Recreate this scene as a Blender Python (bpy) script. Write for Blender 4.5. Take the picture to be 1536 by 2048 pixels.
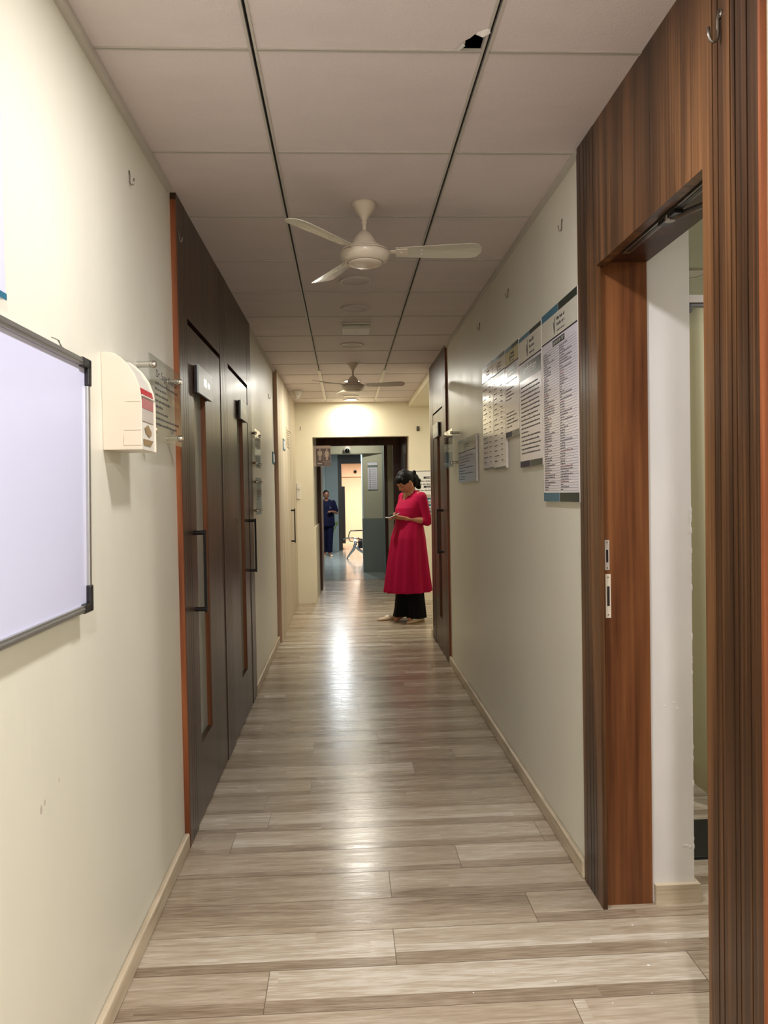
import bpy, bmesh, math, random, os
from mathutils import Vector, Matrix
PI = math.pi
SC = bpy.context.scene
COL = SC.collection
for o in list(bpy.data.objects): bpy.data.objects.remove(o, do_unlink=True)

# ------------------------------------------------------------------ camera
def make_camera():
    yaw, pit, rol, f = math.radians(2.88), math.radians(-1.32), 0.018, 1540.0
    F = Vector((math.sin(yaw)*math.cos(pit), math.cos(yaw)*math.cos(pit), math.sin(pit)))
    R0 = Vector((math.cos(yaw), -math.sin(yaw), 0)); U0 = R0.cross(F)
    R = R0*math.cos(rol) - U0*math.sin(rol); U = R0*math.sin(rol) + U0*math.cos(rol)
    cd = bpy.data.cameras.new('camera'); co = bpy.data.objects.new('camera', cd); COL.objects.link(co)
    m = Matrix((R, U, -F)).transposed().to_4x4(); m.translation = Vector((0, 0, 1.34))
    co.matrix_world = m
    cd.sensor_fit = 'HORIZONTAL'; cd.sensor_width = 36.0; cd.lens = 36.0*f/1536.0
    cd.clip_start = 0.02; cd.clip_end = 80
    SC.camera = co
make_camera()
SC.view_settings.view_transform = 'Standard'; SC.view_settings.look = 'None'
SC.view_settings.gamma = 1.0; SC.view_settings.use_curve_mapping = False
SC.view_settings.exposure = 0.62
w = bpy.data.worlds.new('world'); SC.world = w; w.use_nodes = True
w.node_tree.nodes['Background'].inputs[0].default_value = (0.9, 0.95, 1.0, 1)
w.node_tree.nodes['Background'].inputs[1].default_value = 0.02
# light of each lamp: (x, y, watts, colour); the builder below makes lamp and light together
COOL = (1.0, 0.972, 0.985); MILD = (1.0, 0.965, 0.86); WARM = (1.0, 0.935, 0.77); DAY = (0.90, 0.97, 1.0)
LAMPS_ON = [(0.09, 1.66, 12.5, COOL), (0.09, -0.5, 43, COOL), (0.092, 7.80, 17, MILD), (0.094, 9.33, 6.3, WARM)]
LAMPS_OFF = [(0.081, 4.17), (0.086, 4.77), (0.077, 5.93), (0.094, 8.99)]

# ------------------------------------------------------------------ materials
def new_mat(name):
    m = bpy.data.materials.new(name); m.use_nodes = True
    return m, m.node_tree.nodes, m.node_tree.links, m.node_tree.nodes['Principled BSDF']
def L_(c): return tuple(((v/255.0+0.055)/1.055)**2.4 if v > 10 else v/255.0/12.92 for v in c) + (1,)
def mat(name, rgb, rough=0.5, metal=0.0, var=0.0, scale=(6, 6, 6), bump=0.0, bscale=None, spec=0.5, coat=0.0, rgb2=None, rvar=0.0):
    m, N, K, B = new_mat(name)
    c = L_(rgb)
    B.inputs['Base Color'].default_value = c
    B.inputs['Roughness'].default_value = rough; B.inputs['Metallic'].default_value = metal
    B.inputs['Specular IOR Level'].default_value = spec
    B.inputs['Coat Weight'].default_value = coat; B.inputs['Coat Roughness'].default_value = 0.15
    if var or bump or rgb2 or rvar:
        tc = N.new('ShaderNodeTexCoord'); mp = N.new('ShaderNodeMapping'); mp.inputs['Scale'].default_value = scale
        K.new(tc.outputs['Object'], mp.inputs[0])
        nz = N.new('ShaderNodeTexNoise'); nz.inputs['Scale'].default_value = 1.0; nz.inputs['Detail'].default_value = 5
        K.new(mp.outputs[0], nz.inputs['Vector'])
        if var or rgb2:
            mx = N.new('ShaderNodeMix'); mx.data_type = 'RGBA'
            mr = N.new('ShaderNodeMapRange'); mr.inputs[1].default_value = 0.3; mr.inputs[2].default_value = 0.7
            K.new(nz.outputs['Fac'], mr.inputs[0]); K.new(mr.outputs[0], mx.inputs[0])
            a = L_(rgb2) if rgb2 else tuple(v*(1-var) for v in c[:3]) + (1,)
            b = c if rgb2 else tuple(min(1, v*(1+var)) for v in c[:3]) + (1,)
            mx.inputs[6].default_value = a; mx.inputs[7].default_value = b
            K.new(mx.outputs[2], B.inputs['Base Color'])
        if rvar:
            m2 = N.new('ShaderNodeMapRange'); m2.inputs[1].default_value = 0.3; m2.inputs[2].default_value = 0.7
            m2.inputs[3].default_value = rough-rvar; m2.inputs[4].default_value = rough+rvar
            K.new(nz.outputs['Fac'], m2.inputs[0]); K.new(m2.outputs[0], B.inputs['Roughness'])
        if bump:
            n2 = nz
            if bscale:
                mp2 = N.new('ShaderNodeMapping'); mp2.inputs['Scale'].default_value = bscale
                K.new(tc.outputs['Object'], mp2.inputs[0])
                n2 = N.new('ShaderNodeTexNoise'); n2.inputs['Scale'].default_value = 1.0; n2.inputs['Detail'].default_value = 3
                K.new(mp2.outputs[0], n2.inputs['Vector'])
            bp = N.new('ShaderNodeBump'); bp.inputs['Strength'].default_value = 1.0; bp.inputs['Distance'].default_value = bump
            K.new(n2.outputs['Fac'], bp.inputs['Height']); K.new(bp.outputs[0], B.inputs['Normal'])
    return m
def wood(name, dark, mid, light, rough=0.32, sc=(9, 9, 0.55), fine=(90, 90, 1.6), coat=0.0, contrast=1.0, bump=0.0):
    """vertical-grain laminate: broad bands of tone plus fine streaks"""
    m, N, K, B = new_mat(name)
    tc = N.new('ShaderNodeTexCoord')
    def nz(s, det, dist=0.0):
        mp = N.new('ShaderNodeMapping'); mp.inputs['Scale'].default_value = s; K.new(tc.outputs['Object'], mp.inputs[0])
        n = N.new('ShaderNodeTexNoise'); n.inputs['Scale'].default_value = 1; n.inputs['Detail'].default_value = det
        n.inputs['Distortion'].default_value = dist; K.new(mp.outputs[0], n.inputs['Vector']); return n
    a, b = nz(sc, 4, 0.6), nz(fine, 6, 0.2)
    ad = N.new('ShaderNodeMath'); ad.operation = 'MULTIPLY_ADD'; ad.inputs[1].default_value = 0.45
    K.new(b.outputs['Fac'], ad.inputs[0]); 
    m2 = N.new('ShaderNodeMath'); m2.operation = 'MULTIPLY'; m2.inputs[1].default_value = 0.75; K.new(a.outputs['Fac'], m2.inputs[0])
    K.new(m2.outputs[0], ad.inputs[2])
    r = N.new('ShaderNodeValToRGB'); e = r.color_ramp.elements
    c0 = 0.6-0.17/contrast; c1 = 0.6+0.17/contrast
    e[0].position = c0; e[0].color = L_(dark); e[1].position = c1; e[1].color = L_(light)
    x = e.new(0.6); x.color = L_(mid)
    K.new(ad.outputs[0], r.inputs[0]); K.new(r.outputs[0], B.inputs['Base Color'])
    B.inputs['Roughness'].default_value = rough; B.inputs['Coat Weight'].default_value = coat; B.inputs['Specular IOR Level'].default_value = 0.32
    if bump:
        bp = N.new('ShaderNodeBump'); bp.inputs['Distance'].default_value = bump; bp.inputs['Strength'].default_value = 1
        K.new(b.outputs['Fac'], bp.inputs['Height']); K.new(bp.outputs[0], B.inputs['Normal'])
    return m
def clear(name, tint=(0.86, 0.87, 0.86), gloss=0.10):
    m, N, K, B = new_mat(name)
    t = N.new('ShaderNodeBsdfTransparent'); t.inputs[0].default_value = tint + (1,)
    g = N.new('ShaderNodeBsdfGlossy'); g.inputs['Roughness'].default_value = 0.02
    lw = N.new('ShaderNodeFresnel'); lw.inputs[0].default_value = 1.35
    mx = N.new('ShaderNodeMixShader'); ge = N.new('ShaderNodeNewGeometry'); sb_ = N.new('ShaderNodeMath'); sb_.operation = 'SUBTRACT'; sb_.inputs[0].default_value = 1.0; K.new(ge.outputs['Backfacing'], sb_.inputs[1]); ml = N.new('ShaderNodeMath'); ml.operation = 'MULTIPLY'; K.new(lw.outputs[0], ml.inputs[0]); K.new(sb_.outputs[0], ml.inputs[1])
    K.new(ml.outputs[0], mx.inputs[0]); K.new(t.outputs[0], mx.inputs[1]); K.new(g.outputs[0], mx.inputs[2])
    K.new(mx.outputs[0], N['Material Output'].inputs[0]); return m
def emit(name, rgb, s):
    m, N, K, B = new_mat(name)
    B.inputs['Emission Color'].default_value = rgb + (1,); B.inputs['Emission Strength'].default_value = s
    B.inputs['Base Color'].default_value = (0.8, 0.8, 0.8, 1); return m

M = {}
M['wall'] = mat('cream_wall_paint', (225, 222, 206), 0.38, var=0.035, scale=(2, 2, 1.2), bump=0.0016, bscale=(7, 14, 1.1), rvar=0.05)
M['wall_end'] = mat('yellow_cream_wall_paint', (231, 223, 198), 0.45, var=0.03, scale=(2, 2, 2), bump=0.0006, bscale=(30, 30, 8))
M['plaster'] = mat('white_plaster', (222, 218, 214), 0.6, var=0.05, scale=(9, 9, 3), bump=0.001, bscale=(14, 14, 9))
M['tile'] = mat('ceiling_tile', (224, 213, 212), 0.6, var=0.03, scale=(3, 9, 3), bump=0.0012, bscale=(260, 260, 260))
M['tee'] = mat('ceiling_tee', (196, 190, 182), 0.45)
M['void'] = mat('slot_black', (12, 12, 20), 0.6)
M['walnut'] = wood('walnut_laminate', (44, 29, 19), (76, 51, 32), (120, 83, 52), rough=0.33, sc=(3.0, 11, 0.5), fine=(60, 130, 1.2), bump=0.00012)
M['walnut_far'] = wood('dark_walnut_laminate', (44, 28, 18), (62, 42, 28), (82, 58, 42), rough=0.34, sc=(3.0, 11, 0.4), fine=(60, 120, 1.0), bump=0.0001)
M['teak'] = wood('red_teak', (78, 43, 24), (110, 66, 37), (134, 86, 50), rough=0.36, sc=(7, 7, 0.9), fine=(60, 60, 1.6))
M['edge'] = wood('orange_edge_wood', (96, 50, 26), (128, 70, 38), (150, 87, 48), rough=0.5, sc=(20, 20, 1.2))
M['pale_wood'] = wood('pale_greyish_laminate', (178, 162, 136), (202, 188, 162), (214, 202, 178), rough=0.42, sc=(3, 12, 0.5), fine=(50, 90, 1.2))
M['pink_edge'] = mat('pinkish_edge', (186, 150, 124), 0.5, var=0.06, scale=(20, 20, 2))
M['skirt'] = wood('pale_oak_skirting', (168, 152, 128), (196, 180, 154), (208, 194, 168), rough=0.42, sc=(3, 3, 20), fine=(4, 4, 120))
M['dark_wood'] = wood('dark_brown_frame', (44, 20, 12), (62, 32, 20), (78, 44, 28), rough=0.35)
M['white'] = mat('white_plastic', (226, 221, 208), 0.35, var=0.01)
M['cream'] = mat('cream_enamel', (224, 211, 193), 0.28, coat=0.3, var=0.01)
M['blade'] = mat('fan_blade_enamel', (206, 200, 184), 0.3, coat=0.3, var=0.01)
M['lens'] = mat('lamp_lens_off', (190, 178, 168), 0.4, var=0.01)
M['ring'] = mat('lamp_ring', (214, 206, 198), 0.35, var=0.01)
M['board'] = mat('whiteboard_skin', (214, 216, 243), 0.16, var=0.008, coat=0.2)
M['alu'] = mat('brushed_aluminium', (190, 190, 188), 0.3, 0.85, var=0.03, scale=(200, 200, 3))
M['steel'] = mat('steel_wire', (140, 134, 126), 0.3, 0.9, var=0.03)
M['chrome'] = mat('chrome', (215, 212, 205), 0.1, 1.0, var=0.01)
M['black'] = mat('black_plastic', (24, 24, 26), 0.35, var=0.05)
M['black_metal'] = mat('black_metal', (26, 21, 20), 0.35, 0.4, var=0.05)
M['frost'] = mat('frosted_glass', (158, 166, 156), 0.22, var=0.03)
M['print'] = mat('poster_sheet', (226, 224, 236), 0.13, var=0.01, coat=0.3)
M['print_w'] = mat('poster_header', (222, 220, 206), 0.13, var=0.01, coat=0.3)
M['print_y'] = mat('poster_header_yellowish', (190, 184, 136), 0.13, var=0.01, coat=0.3)
M['teal'] = mat('print_teal', (52, 108, 132), 0.3, var=0.02, spec=0.2)
M['green'] = mat('print_dark_green', (40, 52, 46), 0.3, var=0.02, spec=0.15)
M['ink'] = mat('print_ink', (52, 48, 56), 0.6, spec=0.1, var=0.02)
M['ink2'] = mat('print_ink_soft', (88, 80, 90), 0.6, spec=0.1, var=0.02)
M['inkred'] = mat('print_ink_red', (150, 90, 96), 0.6, spec=0.1, var=0.02)
M['paperwhite'] = mat('print_white', (232, 232, 228), 0.25, var=0.01)
M['sign_grey'] = mat('door_sign_face', (186, 196, 196), 0.35, var=0.03)
M['red'] = mat('sticker_red', (190, 34, 44), 0.3, var=0.03)
M['maroon'] = mat('sticker_maroon', (166, 72, 80), 0.3, var=0.03)
M['slot_brown'] = mat('slot_brown', (150, 122, 84), 0.4, var=0.05)
M['toilet'] = mat('toilet_sign_brown', (96, 78, 76), 0.35, var=0.03)
M['toilet_l'] = mat('toilet_sign_pale', (196, 174, 160), 0.35, var=0.03)
M['acrylic'] = clear('clear_acrylic')
M['curtain'] = mat('olive_cream_curtain', (196, 190, 156), 0.75, var=0.04, scale=(3, 3, 1), bump=0.0004, bscale=(220, 220, 220))
M['rubber'] = mat('black_rubber', (20, 24, 26), 0.4, var=0.1, scale=(30, 30, 30))
M['greytile'] = mat('grey_floor_tile', (158, 164, 160), 0.16, var=0.08, scale=(2.5, 2.5, 2.5), bump=0.0004, bscale=(8, 8, 8))
M['grey_dado'] = mat('blue_grey_dado', (122, 132, 128), 0.5, var=0.03)
M['sage'] = mat('sage_cream_paint', (186, 184, 162), 0.5, var=0.03)
M['bluegrey'] = mat('blue_grey_panel', (160, 172, 170), 0.35, var=0.03)
M['paleblue'] = mat('pale_blue_panel', (196, 218, 220), 0.35, var=0.02)
M['peach'] = mat('peach_wall', (232, 204, 176), 0.5, var=0.03)
M['brownfloor'] = mat('brown_floor', (150, 122, 100), 0.3, var=0.06)
M['dullbrown'] = mat('grey_brown_frame', (74, 64, 56), 0.4, var=0.05)
M['greydark'] = mat('dark_grey_ceiling', (100, 104, 102), 0.5, var=0.03)
M['skin'] = mat('skin', (172, 118, 88), 0.5, var=0.05, scale=(14, 14, 14))
M['skin_dark'] = mat('skin_deeper', (136, 88, 66), 0.5, var=0.05, scale=(14, 14, 14))
M['lips'] = mat('lip_colour', (132, 58, 52), 0.4, var=0.03)
M['hair'] = mat('black_hair', (8, 6, 6), 0.5, spec=0.15, var=0.2, scale=(120, 120, 14), bump=0.004, bscale=(70, 70, 12))
M['dress'] = mat('crimson_cotton', (160, 2, 56), 0.8, var=0.10, scale=(14, 14, 3), spec=0.2, bump=0.0008, bscale=(90, 90, 90))
M['pants'] = mat('black_trousers', (10, 10, 12), 0.8, var=0.1, spec=0.15)
M['beige'] = mat('beige_leather', (192, 166, 136), 0.45, var=0.06)
M['scrubs'] = mat('navy_scrubs', (6, 8, 38), 0.8, var=0.1, spec=0.2)
M['gold'] = mat('gold', (212, 168, 90), 0.25, 1.0, var=0.02)
M['pearl'] = mat('pearl', (236, 226, 210), 0.25, var=0.01)
M['phone_w'] = mat('phone_body', (214, 210, 206), 0.25, var=0.01)
M['dark_screen'] = mat('phone_screen', (20, 22, 26), 0.1, var=0.01)
M['leaf'] = mat('leaf_print', (120, 140, 62), 0.4, var=0.1)
M['glassblack'] = mat('dark_glass', (10, 10, 12), 0.06, var=0.02)

def floor_mat():
    m, N, K, B = new_mat('vinyl_plank_floor')
    at = N.new('ShaderNodeAttribute'); at.attribute_name = 'tone'
    sep = N.new('ShaderNodeSeparateColor'); K.new(at.outputs['Color'], sep.inputs[0])
    tc = N.new('ShaderNodeTexCoord')
    off = N.new('ShaderNodeCombineXYZ')
    k1 = N.new('ShaderNodeMath'); k1.operation = 'MULTIPLY'; k1.inputs[1].default_value = 37.0; K.new(sep.outputs[1], k1.inputs[0]); K.new(k1.outputs[0], off.inputs[2])
    va = N.new('ShaderNodeVectorMath'); va.operation = 'ADD'; K.new(tc.outputs['Object'], va.inputs[0]); K.new(off.outputs[0], va.inputs[1])
    def nz(s, d, dist=0.0):
        mp = N.new('ShaderNodeMapping'); mp.inputs['Scale'].default_value = s; K.new(va.outputs[0], mp.inputs[0])
        n = N.new('ShaderNodeTexNoise'); n.inputs['Scale'].default_value = 1; n.inputs['Detail'].default_value = d; n.inputs['Distortion'].default_value = dist
        K.new(mp.outputs[0], n.inputs['Vector']); return n
    g1, g2, g3 = nz((3.0, 34, 1), 8, 0.9), nz((14, 170, 1), 6), nz((1.4, 5, 1), 2)
    def mul(sock, f):
        x = N.new('ShaderNodeMath'); x.operation = 'MULTIPLY'; x.inputs[1].default_value = f; K.new(sock, x.inputs[0]); return x.outputs[0]
    def add(a, b):
        x = N.new('ShaderNodeMath'); x.operation = 'ADD'; K.new(a, x.inputs[0]); K.new(b, x.inputs[1]); return x.outputs[0]
    v = add(add(mul(sep.outputs[0], 0.40), mul(g1.outputs['Fac'], 0.50)), add(mul(g2.outputs['Fac'], 0.46), mul(g3.outputs['Fac'], 0.22)))
    r = N.new('ShaderNodeValToRGB'); e = r.color_ramp.elements
    e[0].position = 0.40; e[0].color = L_((112, 94, 75)); e[1].position = 1.12; e[1].color = L_((206, 196, 180))
    for p, c in ((0.58, (144, 127, 107)), (0.74, (168, 152, 130)), (0.90, (186, 172, 152))):
        x = e.new(p); x.color = L_(c)
    K.new(v, r.inputs[0])
    K.new(r.outputs[0], B.inputs['Base Color'])
    rr = N.new('ShaderNodeMapRange'); rr.inputs[1].default_value = 0.3; rr.inputs[2].default_value = 0.7; rr.inputs[3].default_value = 0.17; rr.inputs[4].default_value = 0.30; B.inputs['Specular IOR Level'].default_value = 0.36
    K.new(g1.outputs['Fac'], rr.inputs[0]); K.new(rr.outputs[0], B.inputs['Roughness'])
    bp = N.new('ShaderNodeBump'); bp.inputs['Distance'].default_value = 0.0004; K.new(g2.outputs['Fac'], bp.inputs['Height']); K.new(bp.outputs[0], B.inputs['Normal'])
    return m
M['floor'] = floor_mat()
M['seam'] = mat('plank_seam', (92, 76, 60), 0.5)

# ------------------------------------------------------------------ mesh builder
class MB:
    def __init__(s): s.v = []; s.f = []; s.m = []
    def add(s, vs, fs, mi=0):
        b = len(s.v); s.v += [tuple(v) for v in vs]
        s.f += [tuple(b+i for i in f) for f in fs]; s.m += [mi]*len(fs); return s
    def quad(s, a, b, c, d, mi=0): return s.add([a, b, c, d], [(0, 1, 2, 3)], mi)
    def box(s, x0, x1, y0, y1, z0, z1, mi=0):
        vs = [(x, y, z) for x in (x0, x1) for y in (y0, y1) for z in (z0, z1)]
        return s.add(vs, [(0, 1, 3, 2), (4, 6, 7, 5), (0, 4, 5, 1), (2, 3, 7, 6), (0, 2, 6, 4), (1, 5, 7, 3)], mi)
    def lathe(s, prof, c=(0, 0, 0), n=32, mi=0, axis='Z', cap=True):
        vs = []; c = Vector(c)
        for r, h in prof:
            for i in range(n):
                a = 2*PI*i/n; p = (r*math.cos(a), r*math.sin(a), h)
                if axis == 'X': p = (p[2], p[0], p[1])
                if axis == 'Y': p = (p[0], p[2], p[1])
                vs.append(c+Vector(p))
        fs = []
        for j in range(len(prof)-1):
            for i in range(n): fs.append((j*n+i, j*n+(i+1) % n, (j+1)*n+(i+1) % n, (j+1)*n+i))
        if cap: fs.append(tuple(range(n))[::-1]); fs.append(tuple((len(prof)-1)*n+i for i in range(n)))
        return s.add(vs, fs, mi)
    def tube(s, pts, r, n=8, mi=0):
        pts = [Vector(p) for p in pts]; vs = []; up = None
        rs = r if isinstance(r, (list, tuple)) else [r]*len(pts)
        for k, p in enumerate(pts):
            d = (pts[min(k+1, len(pts)-1)]-pts[max(k-1, 0)]).normalized()
            if up is None: up = d.orthogonal().normalized()
            up = (up-d*up.dot(d)).normalized(); sd = d.cross(up)
            for i in range(n):
                a = 2*PI*i/n; vs.append(p+(up*math.cos(a)+sd*math.sin(a))*rs[k])
        fs = []
        for j in range(len(pts)-1):
            for i in range(n): fs.append((j*n+i, j*n+(i+1) % n, (j+1)*n+(i+1) % n, (j+1)*n+i))
        fs.append(tuple(range(n))[::-1]); fs.append(tuple((len(pts)-1)*n+i for i in range(n)))
        return s.add(vs, fs, mi)
    def prism(s, poly, fn, d0, d1, mi=0):
        """poly of 2D points, fn(a,b,d) -> 3D; extruded from d0 to d1"""
        n = len(poly); vs = [fn(a, b, d0) for a, b in poly]+[fn(a, b, d1) for a, b in poly]
        fs = [tuple(range(n)), tuple(range(2*n-1, n-1, -1))]
        fs += [(i, i+n, (i+1) % n+n, (i+1) % n) for i in range(n)]
        return s.add(vs, fs, mi)
    def ell(s, c, r, n=20, k=12, mi=0, rot=None):
        vs = []; fs = []; c = Vector(c)
        for j in range(k+1):
            t = PI*j/k
            for i in range(n):
                a = 2*PI*i/n; p = Vector((r[0]*math.sin(t)*math.cos(a), r[1]*math.sin(t)*math.sin(a), r[2]*math.cos(t)))
                if rot: p = rot @ p
                vs.append(c+p)
        for j in range(k):
            for i in range(n): fs.append((j*n+i, (j+1)*n+i, (j+1)*n+(i+1) % n, j*n+(i+1) % n))
        return s.add(vs, fs, mi)
    def cap(s, p0, p1, r0, r1, n=14, mi=0):
        """tapered capsule"""
        p0, p1 = Vector(p0), Vector(p1); d = (p1-p0); L = d.length or 1e-6; d = d/L
        pts = []; rs = []
        for j in range(5):
            t = PI/2*j/4; pts.append(p0-d*r0*math.cos(t)); rs.append(max(1e-4, r0*math.sin(t)))
        for j in range(5):
            t = PI/2*j/4; pts.append(p1+d*r1*math.sin(t)); rs.append(max(1e-4, r1*math.cos(t)))
        up = d.orthogonal().normalized(); sd = d.cross(up); vs = []; fs = []
        for p, r in zip(pts, rs):
            for i in range(n):
                a = 2*PI*i/n; vs.append(p+(up*math.cos(a)+sd*math.sin(a))*r)
        for j in range(len(pts)-1):
            for i in range(n): fs.append((j*n+i, j*n+(i+1) % n, (j+1)*n+(i+1) % n, (j+1)*n+i))
        return s.add(vs, fs, mi)
    def xform(s, mx): s.v = [tuple(mx @ Vector(v)) for v in s.v]; return s
    def build(s, name, mats, parent=None, smooth=False, bevel=0.0, sub=0, autosmooth=False):
        me = bpy.data.meshes.new(name); me.from_pydata(s.v, [], s.f)
        if not isinstance(mats, (list, tuple)): mats = [mats]
        for x in mats: me.materials.append(M[x] if isinstance(x, str) else x)
        me.polygons.foreach_set('material_index', s.m)
        bm = bmesh.new(); bm.from_mesh(me)
        if smooth: bmesh.ops.remove_doubles(bm, verts=bm.verts, dist=1e-5)
        bmesh.ops.recalc_face_normals(bm, faces=bm.faces); bm.to_mesh(me); bm.free()
        if smooth:
            for p in me.polygons: p.use_smooth = True
        o = bpy.data.objects.new(name, me); COL.objects.link(o)
        if parent: o.parent = parent
        if bevel:
            b = o.modifiers.new('b', 'BEVEL'); b.width = bevel; b.segments = 2; b.limit_method = 'ANGLE'; b.angle_limit = 0.6
        if smooth and autosmooth:
            me.set_sharp_from_angle(angle=0.7)
        return o
def tag(o, label=None, cat=None, group=None, kind=None):
    if label: o['label'] = label
    if cat: o['category'] = cat
    if group: o['group'] = group
    if kind: o['kind'] = kind
    return o
def root(name, loc, label, cat, group=None, rz=0.0, kind=None):
    o = bpy.data.objects.new(name, None); COL.objects.link(o); o.location = loc; o.rotation_euler = (0, 0, rz); o.empty_display_size = 0.05
    return tag(o, label, cat, group, kind)
def struct(o, label, cat='wall'): return tag(o, label, cat, None, 'structure')
def rel(mb, loc): return mb.xform(Matrix.Translation(-Vector(loc)))
def dup(o, loc, label=None, rz=None):
    r = o.copy(); COL.objects.link(r); r.location = loc
    if label: r['label'] = label
    if rz is not None: r.rotation_euler = (0, 0, rz)
    for ch in list(o.children):
        c = ch.copy(); COL.objects.link(c); c.parent = r
        for g in list(ch.children):
            d = g.copy(); COL.objects.link(d); d.parent = c
    return r
# text as mesh
DV = None
p_ = os.path.join(bpy.utils.system_resource('DATAFILES') or '', 'fonts', 'NotoSansDevanagari-Regular.woff2')
def text_geo(s, size):
    cu = bpy.data.curves.new('t', 'FONT'); cu.body = s; cu.size = size; cu.resolution_u = 2; cu.align_x = 'LEFT'
    o = bpy.data.objects.new('t', cu); COL.objects.link(o)
    dg = bpy.context.evaluated_depsgraph_get(); me = o.evaluated_get(dg).to_mesh()
    vs = [tuple(v.co) for v in me.vertices]; fs = [tuple(p.vertices) for p in me.polygons]
    o.evaluated_get(dg).to_mesh_clear(); bpy.data.objects.remove(o); bpy.data.curves.remove(cu)
    return vs, fs
class Panel2D:
    """flat printed things: u to the reader's right, v downward, d out of the surface"""
    def __init__(s, org, right, normal):
        s.o = Vector(org); s.r = Vector(right); s.n = Vector(normal)
    def P(s, u, v, d=0.0): return s.o+s.r*u+Vector((0, 0, -1))*v+s.n*d
    def rect(s, mb, u0, u1, v0, v1, d, mi): mb.quad(s.P(u0, v0, d), s.P(u1, v0, d), s.P(u1, v1, d), s.P(u0, v1, d), mi)
    def slab(s, mb, u0, u1, v0, v1, d0, d1, mi): mb.prism([(u0, v0), (u1, v0), (u1, v1), (u0, v1)], s.P, d0, d1, mi)
    def text(s, mb, st, u, v, size, d, mi, width=None, center=False):
        vs, fs = text_geo(st, size)
        if not vs: return
        x0 = min(a[0] for a in vs); x1 = max(a[0] for a in vs)
        k = 1.0 if width is None else width/max(1e-6, x1-x0)
        off = u-(x0+x1)/2*k if center else u-x0*k
        mb.add([s.P(a[0]*k+off, v-a[1], d) for a in vs], fs, mi)
    def words(s, mb, u0, u1, v, h, d, mi, rnd, fill=1.0):
        """a line of print too small to read: word-length marks"""
        u = u0; end = u0+(u1-u0)*fill
        while u < end:
            wl = h*rnd.uniform(1.2, 4.2); wl = min(wl, end-u)
            if wl < h*0.4: break
            n = max(1, int(wl/(h*0.55))); cw = wl/n
            for i in range(n):
                hh = h*rnd.choice((0.55, 0.6, 0.85, 0.7)); s.rect(mb, u+i*cw, u+i*cw+cw*0.72, v-hh, v, d, mi)
            u += wl+h*0.45
RIGHTW = ((0, -1, 0), (-1, 0, 0)); LEFTW = ((0, 1, 0), (1, 0, 0)); ENDW = ((1, 0, 0), (0, -1, 0))

# ------------------------------------------------------------------ structure
XL, XR, ZC, YB, YE = -0.635, 0.812, 2.49, -2.6, 9.6
YV = 12.10
def build_floor():
    rnd = random.Random(11)
    W = 0.1827; Y0 = 1.975
    known = {0: -0.237, -1: 0.573, 1: 0.122, 2: 0.576, 3: 0.13, 4: 0.392, 5: -0.459, 6: -0.337, 8: -0.181, 12: 0.156}
    vs, fs, cols = [], [], []; sv, sf = [], []
    k0 = int((YB-Y0)/W)-1; k1 = int((YV-Y0)/W)+1
    def q(x0, x1, y0, y1, z, t, sd):
        b = len(vs); vs.extend([(x0, y0, z), (x1, y0, z), (x1, y1, z), (x0, y1, z)]); fs.append((b, b+1, b+2, b+3)); cols.append((t, sd))
    XA, XB = -0.70, 3.3
    for k in range(k0, k1+1):
        y0, y1 = Y0+k*W, min(Y0+(k+1)*W, YV)
        if y1 <= y0: continue
        j = known.get(k, rnd.uniform(-0.6, 0.6)); x = j-1.2*math.ceil((j-XA)/1.2)
        while x < XB:
            a, b = max(x, XA), min(x+1.2, XB)
            if b > a:
                base = rnd.choice((0.35, 0.5, 0.62, 0.72))
                cuts = sorted([rnd.uniform(0.18, 0.34), rnd.uniform(0.5, 0.72)]) if rnd.random() < 0.75 else [rnd.uniform(0.25, 0.4)]
                ed = [0]+cuts+[1]; dark = rnd.choice((0, 0, 0, len(ed)-2))
                for s in range(len(ed)-1):
                    t = base+rnd.uniform(-0.16, 0.2)
                    if s == dark: t = rnd.uniform(0.0, 0.22)
                    ya, yb = y0+(y1-y0)*ed[s], y0+(y1-y0)*ed[s+1]
                    cx = [a, b]
                    if rnd.random() < 0.6: cx.insert(1, rnd.uniform(a, b))
                    for c in range(len(cx)-1):
                        q(cx[c], cx[c+1], ya, yb, 0.0, min(1, max(0, t+rnd.uniform(-0.1, 0.1)*(c > 0)*2)), rnd.random())
                # joint line
                bb = len(sv); sv.extend([(b-0.0009, y0, 0.0004), (b+0.0009, y0, 0.0004), (b+0.0009, y1, 0.0004), (b-0.0009, y1, 0.0004)]); sf.append((bb, bb+1, bb+2, bb+3))
            x += 1.2
        bb = len(sv); sv.extend([(XA, y0-0.0007, 0.0004), (XB, y0-0.0007, 0.0004), (XB, y0+0.0007, 0.0004), (XA, y0+0.0007, 0.0004)]); sf.append((bb, bb+1, bb+2, bb+3))
    nb = len(vs); me = bpy.data.meshes.new('floor'); me.from_pydata(vs+sv, [], fs+[tuple(i+nb for i in f) for f in sf])
    me.materials.append(M['floor']); me.materials.append(M['seam'])
    at = me.color_attributes.new('tone', 'FLOAT_COLOR', 'CORNER')
    for pi, p in enumerate(me.polygons):
        if pi >= len(fs): p.material_index = 1; c = (0, 0, 0, 1)
        else: c = (cols[pi][0], cols[pi][1], 0, 1)
        for li in p.loop_indices: at.data[li].color = c
    o = bpy.data.objects.new('floor', me); COL.objects.link(o); struct(o, 'greyish oak vinyl plank floor of the corridor', 'floor')
    # sub-base so the floor has thickness
    b = MB().box(-0.9, 3.5, YB-0.2, YV, -0.12, -0.002).build('slab', 'seam', o)
build_floor()
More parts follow.
